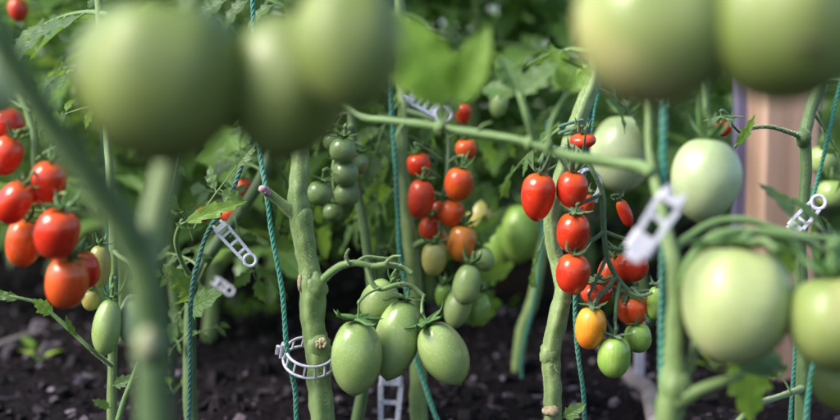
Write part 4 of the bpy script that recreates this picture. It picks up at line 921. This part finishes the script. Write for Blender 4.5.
def far_stem(label, pix, w_, m='stem', leafs=()):
    """a stem rooted where its last pixel meets the soil"""
    q, t_ = G(*pix[-1]); d = t_
    p = Plant(label, pix[-1][0], pix[-1][1], d)
    p.base.z = q.z
    p.tube('stem', [(x, y, d, w_) for x, y in pix], m, sides=12, rough=.15)
    for a, b, mm in leafs: p.leaf([(a[0], a[1], d), (b[0], b[1], d + (b[2] if len(b) > 2 else .08))], mm, pairs=3, nu=10, nv=2)
    return d
far_stem('blurred tomato plant with a short stem standing behind the grey stick', [(112, -30), (114, 120), (118, 220), (121, 290), (121, 346)], 13, leafs=[((116, 170), (60, 190), 'leaf'), ((117, 200), (170, 230), 'leaf'), ((114, 100), (60, 110), 'leaf'), ((114, 60), (160, 40), 'leaf')])
far_stem('blurred pale tomato plant between dark twine and thick stem', [(236, -30), (226, 100), (220, 200), (214, 270), (209, 340)], 13, 'stem_pale', leafs=[((224, 130), (270, 120), 'leaf'), ((220, 200), (175, 235), 'leaf'), ((221, 190), (278, 235), 'leaf'), ((214, 280), (250, 300), 'leaf')])
far_stem('blurred crooked tomato plant ending in the soil near the brown pot', [(610, -30), (596, 60), (580, 130), (562, 190), (543, 250), (533, 300), (522, 330), (517, 372)], 12, leafs=[((552, 110), (520, 130), 'leaf'), ((552, 90), (600, 60), 'leaf'), ((547, 190), (505, 200), 'leaf')])
far_stem('blurred tomato plant in the gap beyond the small green tomatoes', [(392, -30), (385, 100), (372, 180), (380, 260), (384, 330)], 10, 'stem_dark', leafs=[((372, 170), (330, 240), 'leaf'), ((374, 200), (430, 270), 'leaf'), ((380, 130), (430, 150), 'leaf')])
far_stem('blurred tomato plant beyond the pale stem and clip', [(660, -30), (655, 100), (648, 200), (640, 260), (646, 330)], 12, 'stem', leafs=[((652, 150), (600, 180), 'leaf'), ((650, 180), (700, 200), 'leaf'), ((648, 220), (690, 280), 'leaf'), ((646, 250), (600, 290), 'leaf'), ((655, 110), (700, 100), 'leaf')])
far_stem('blurred tomato plant low behind the big shiny green tomato', [(700, -30), (705, 150), (718, 260), (735, 335)], 12, 'stem_pale', leafs=[((760, 240), (820, 300), 'leaf'), ((758, 270), (710, 330), 'leaf'), ((754, 300), (800, 345), 'leaf'), ((763, 180), (720, 230), 'leaf')])
# seedlings and low weeds on the soil
def weed(label, px, py, n, size, m='leaf_bright'):
    q, t_ = G(px, py); rnd = random.Random(px*3+py); root = empty('weed', q, label, 'weed', 'small weeds on the soil')
    for k in range(n):
        a = rnd.random()*6.28; d = Vector((math.cos(a), math.sin(a), rnd.uniform(.3, 1.2))); mb = MB()
        mb.tube([(q.copy(), .0008), (q + d*size*.5, .0006)], sides=5, sub=1, m=1); leaflet(mb, q + d*size*.5, d, Vector((0, 0, 1)), size, size*.6, rnd, 8, 2)
        mb.build('leaf', [M[m], M['truss']], root)
weed('bright yellow green seedling on the soil below the grey stick', 38, 366, 5, .028); weed('light green weed near the foot of the blurred short stem', 150, 338, 4, .03); weed('sparse bright weed beside the foot of the dark twine', 172, 398, 4, .022)
weed('yellow green seedling behind the clip ring twine', 268, 318, 5, .03); weed('low weed behind the thick green stem', 345, 322, 4, .028, 'leaf')

for lab, x, y, n_, z_, mm in [
 ('weed clump behind the yellow tomato plant foot, mid green', 470, 296, 7, .035, 'leaf'), ('weed with broad leaves left of the brown pot', 452, 283, 7, .04, 'leaf'), ('weed with bright leaves beyond the brown pot', 560, 284, 7, .04, 'leaf_bright'),
 ('low dark weed under the far leaves behind the thick stem', 286, 292, 7, .04, 'leaf'), ('low weed between dark twine and bright twine', 240, 312, 6, .035, 'leaf'), ('bright weed low at the foot of the far left rows', 80, 300, 7, .04, 'leaf_bright'),
 ('weed beside the grey hose', 600, 318, 7, .035, 'leaf'), ('weed beyond the marker stake', 668, 330, 7, .04, 'leaf'), ('weed under the shiny green tomato', 720, 372, 6, .03, 'leaf_bright'), ('weed near the teal twine at the frame edge', 770, 340, 7, .04, 'leaf'), ('small weed sprig in front of the pot', 505, 318, 4, .022, 'leaf_bright')]:
    weed(lab, x, y, n_, z_, mm)

# ------------------------------------------------------------------ rows of tomato plants behind, and the hedge
def row_plant(seed, label, z0, h):
    rnd = random.Random(seed); root = empty('tomato_plant', (0, 0, 0), label, 'tomato plant')
    zs = [i*h/7 for i in range(8)]; pts = [(Vector((.03*noise.noise(Vector((seed, z*3, 0))), .03*noise.noise(Vector((seed, z*3, 9))), z - .01)), .009*(1.1 - z/h*.5)) for z in zs]
    mb = MB(); mb.tube(pts, sides=8, sub=3, rough=.1); mb.build('stem', M['stem'], root)
    mb = MB(); n = 46
    for k in range(n):
        z = z0 + (h - z0) * (k + .5)/n; a = k*2.4 + rnd.uniform(-.5, .5)
        compound(mb, Vector((0, 0, z)), Vector((math.cos(a), math.sin(a), rnd.uniform(-.1, .55))), Vector((0, 0, 1)), rnd.uniform(.18, .30), rnd, pairs=3, droop=rnd.uniform(.2, .9), nu=8, nv=2, sides=4, curl=.4)
    mb.build('foliage', [M['leaf_far'], M['truss']], root)
    return root
def copy_tree(o):
    c = o.copy(); COL.objects.link(c)
    for ch in list(o.children):
        k = ch.copy(); COL.objects.link(k); k.parent = c
    return c
LABEL_HIGH = 'blurred leafy tomato plant in the nearer back row'; LABEL_LOW = 'blurred leafy tomato plant far back, leaves down to the soil'
protos_h = [row_plant(11, LABEL_HIGH, .24, 1.2), row_plant(12, LABEL_HIGH, .28, 1.25)]
protos_l = [row_plant(21, LABEL_LOW, .08, 1.25), row_plant(22, LABEL_LOW, .05, 1.3), row_plant(23, LABEL_LOW, .08, 1.15), row_plant(24, LABEL_LOW, .1, 1.35)]
used = set(); rnd = random.Random(77)
def put(pr, x, y, grp):
    o = pr if pr.name not in used else copy_tree(pr); used.add(pr.name)
    o.location = (x, y, ground_z(x, y)); o.rotation_euler = (0, 0, rnd.random()*6.28); s_ = rnd.uniform(.9, 1.12); o.scale = (s_, s_, s_*rnd.uniform(.62, .92)); o['group'] = grp
for i, x in enumerate([-1.05, -.78, -.52, -.24, .02, .27, 1.0]):
    put(protos_h[i % 2], x, 2.0 + rnd.uniform(-.12, .16), 'tomato plants in the nearer back row')
for i, (x, y) in enumerate([(-.36, 1.72), (.08, 1.8)]):
    put(protos_h[i % 2], x, y, 'tomato plants in the nearer back row')
k = 0
for y, xs_ in ((2.55, 9), (3.1, 9), (3.9, 8)):
    for i in range(xs_):
        x = (i - (xs_-1)/2) * (.18 + .055*y) + rnd.uniform(-.1, .1)
        put(protos_l[k % 4], x, y + rnd.uniform(-.12, .12), 'tomato plants in the far back rows'); k += 1
mb = MB(); rnd = random.Random(3)
for k in range(6000):
    x = rnd.uniform(-5, 5); z = rnd.uniform(0, 0.98 + .2*noise.noise(Vector((x*2, 0, 0)))); y = 5.9 + rnd.uniform(-.35, .5) + .25*noise.noise(Vector((x*1.5, z*1.5, 4)))
    a = rnd.random()*6.28; leaflet(mb, Vector((x, y, z)), Vector((math.cos(a), math.sin(a)-.5, rnd.uniform(-.6, .6))), Vector((rnd.uniform(-.4, .4), -.4, 1)), rnd.uniform(.07, .13), .06, rnd, 3, 1, curl=.3)
hr = empty('hedge', (0, 5.9, 0), 'tall dark green hedge closing the garden behind the tomato rows', 'hedge')
mb.build('foliage', M['leaf_hedge'], hr)
mb = MB()
for i in range(14):
    x = -4.8 + i*.74; mb.tube([(Vector((x, 6.0, -.02)), .025), (Vector((x+.03, 6.02, .5)), .018), (Vector((x-.04, 6, .95)), .01)], sides=8, sub=3, rough=.2)
mb.build('branches', M['wood_grey'], hr)
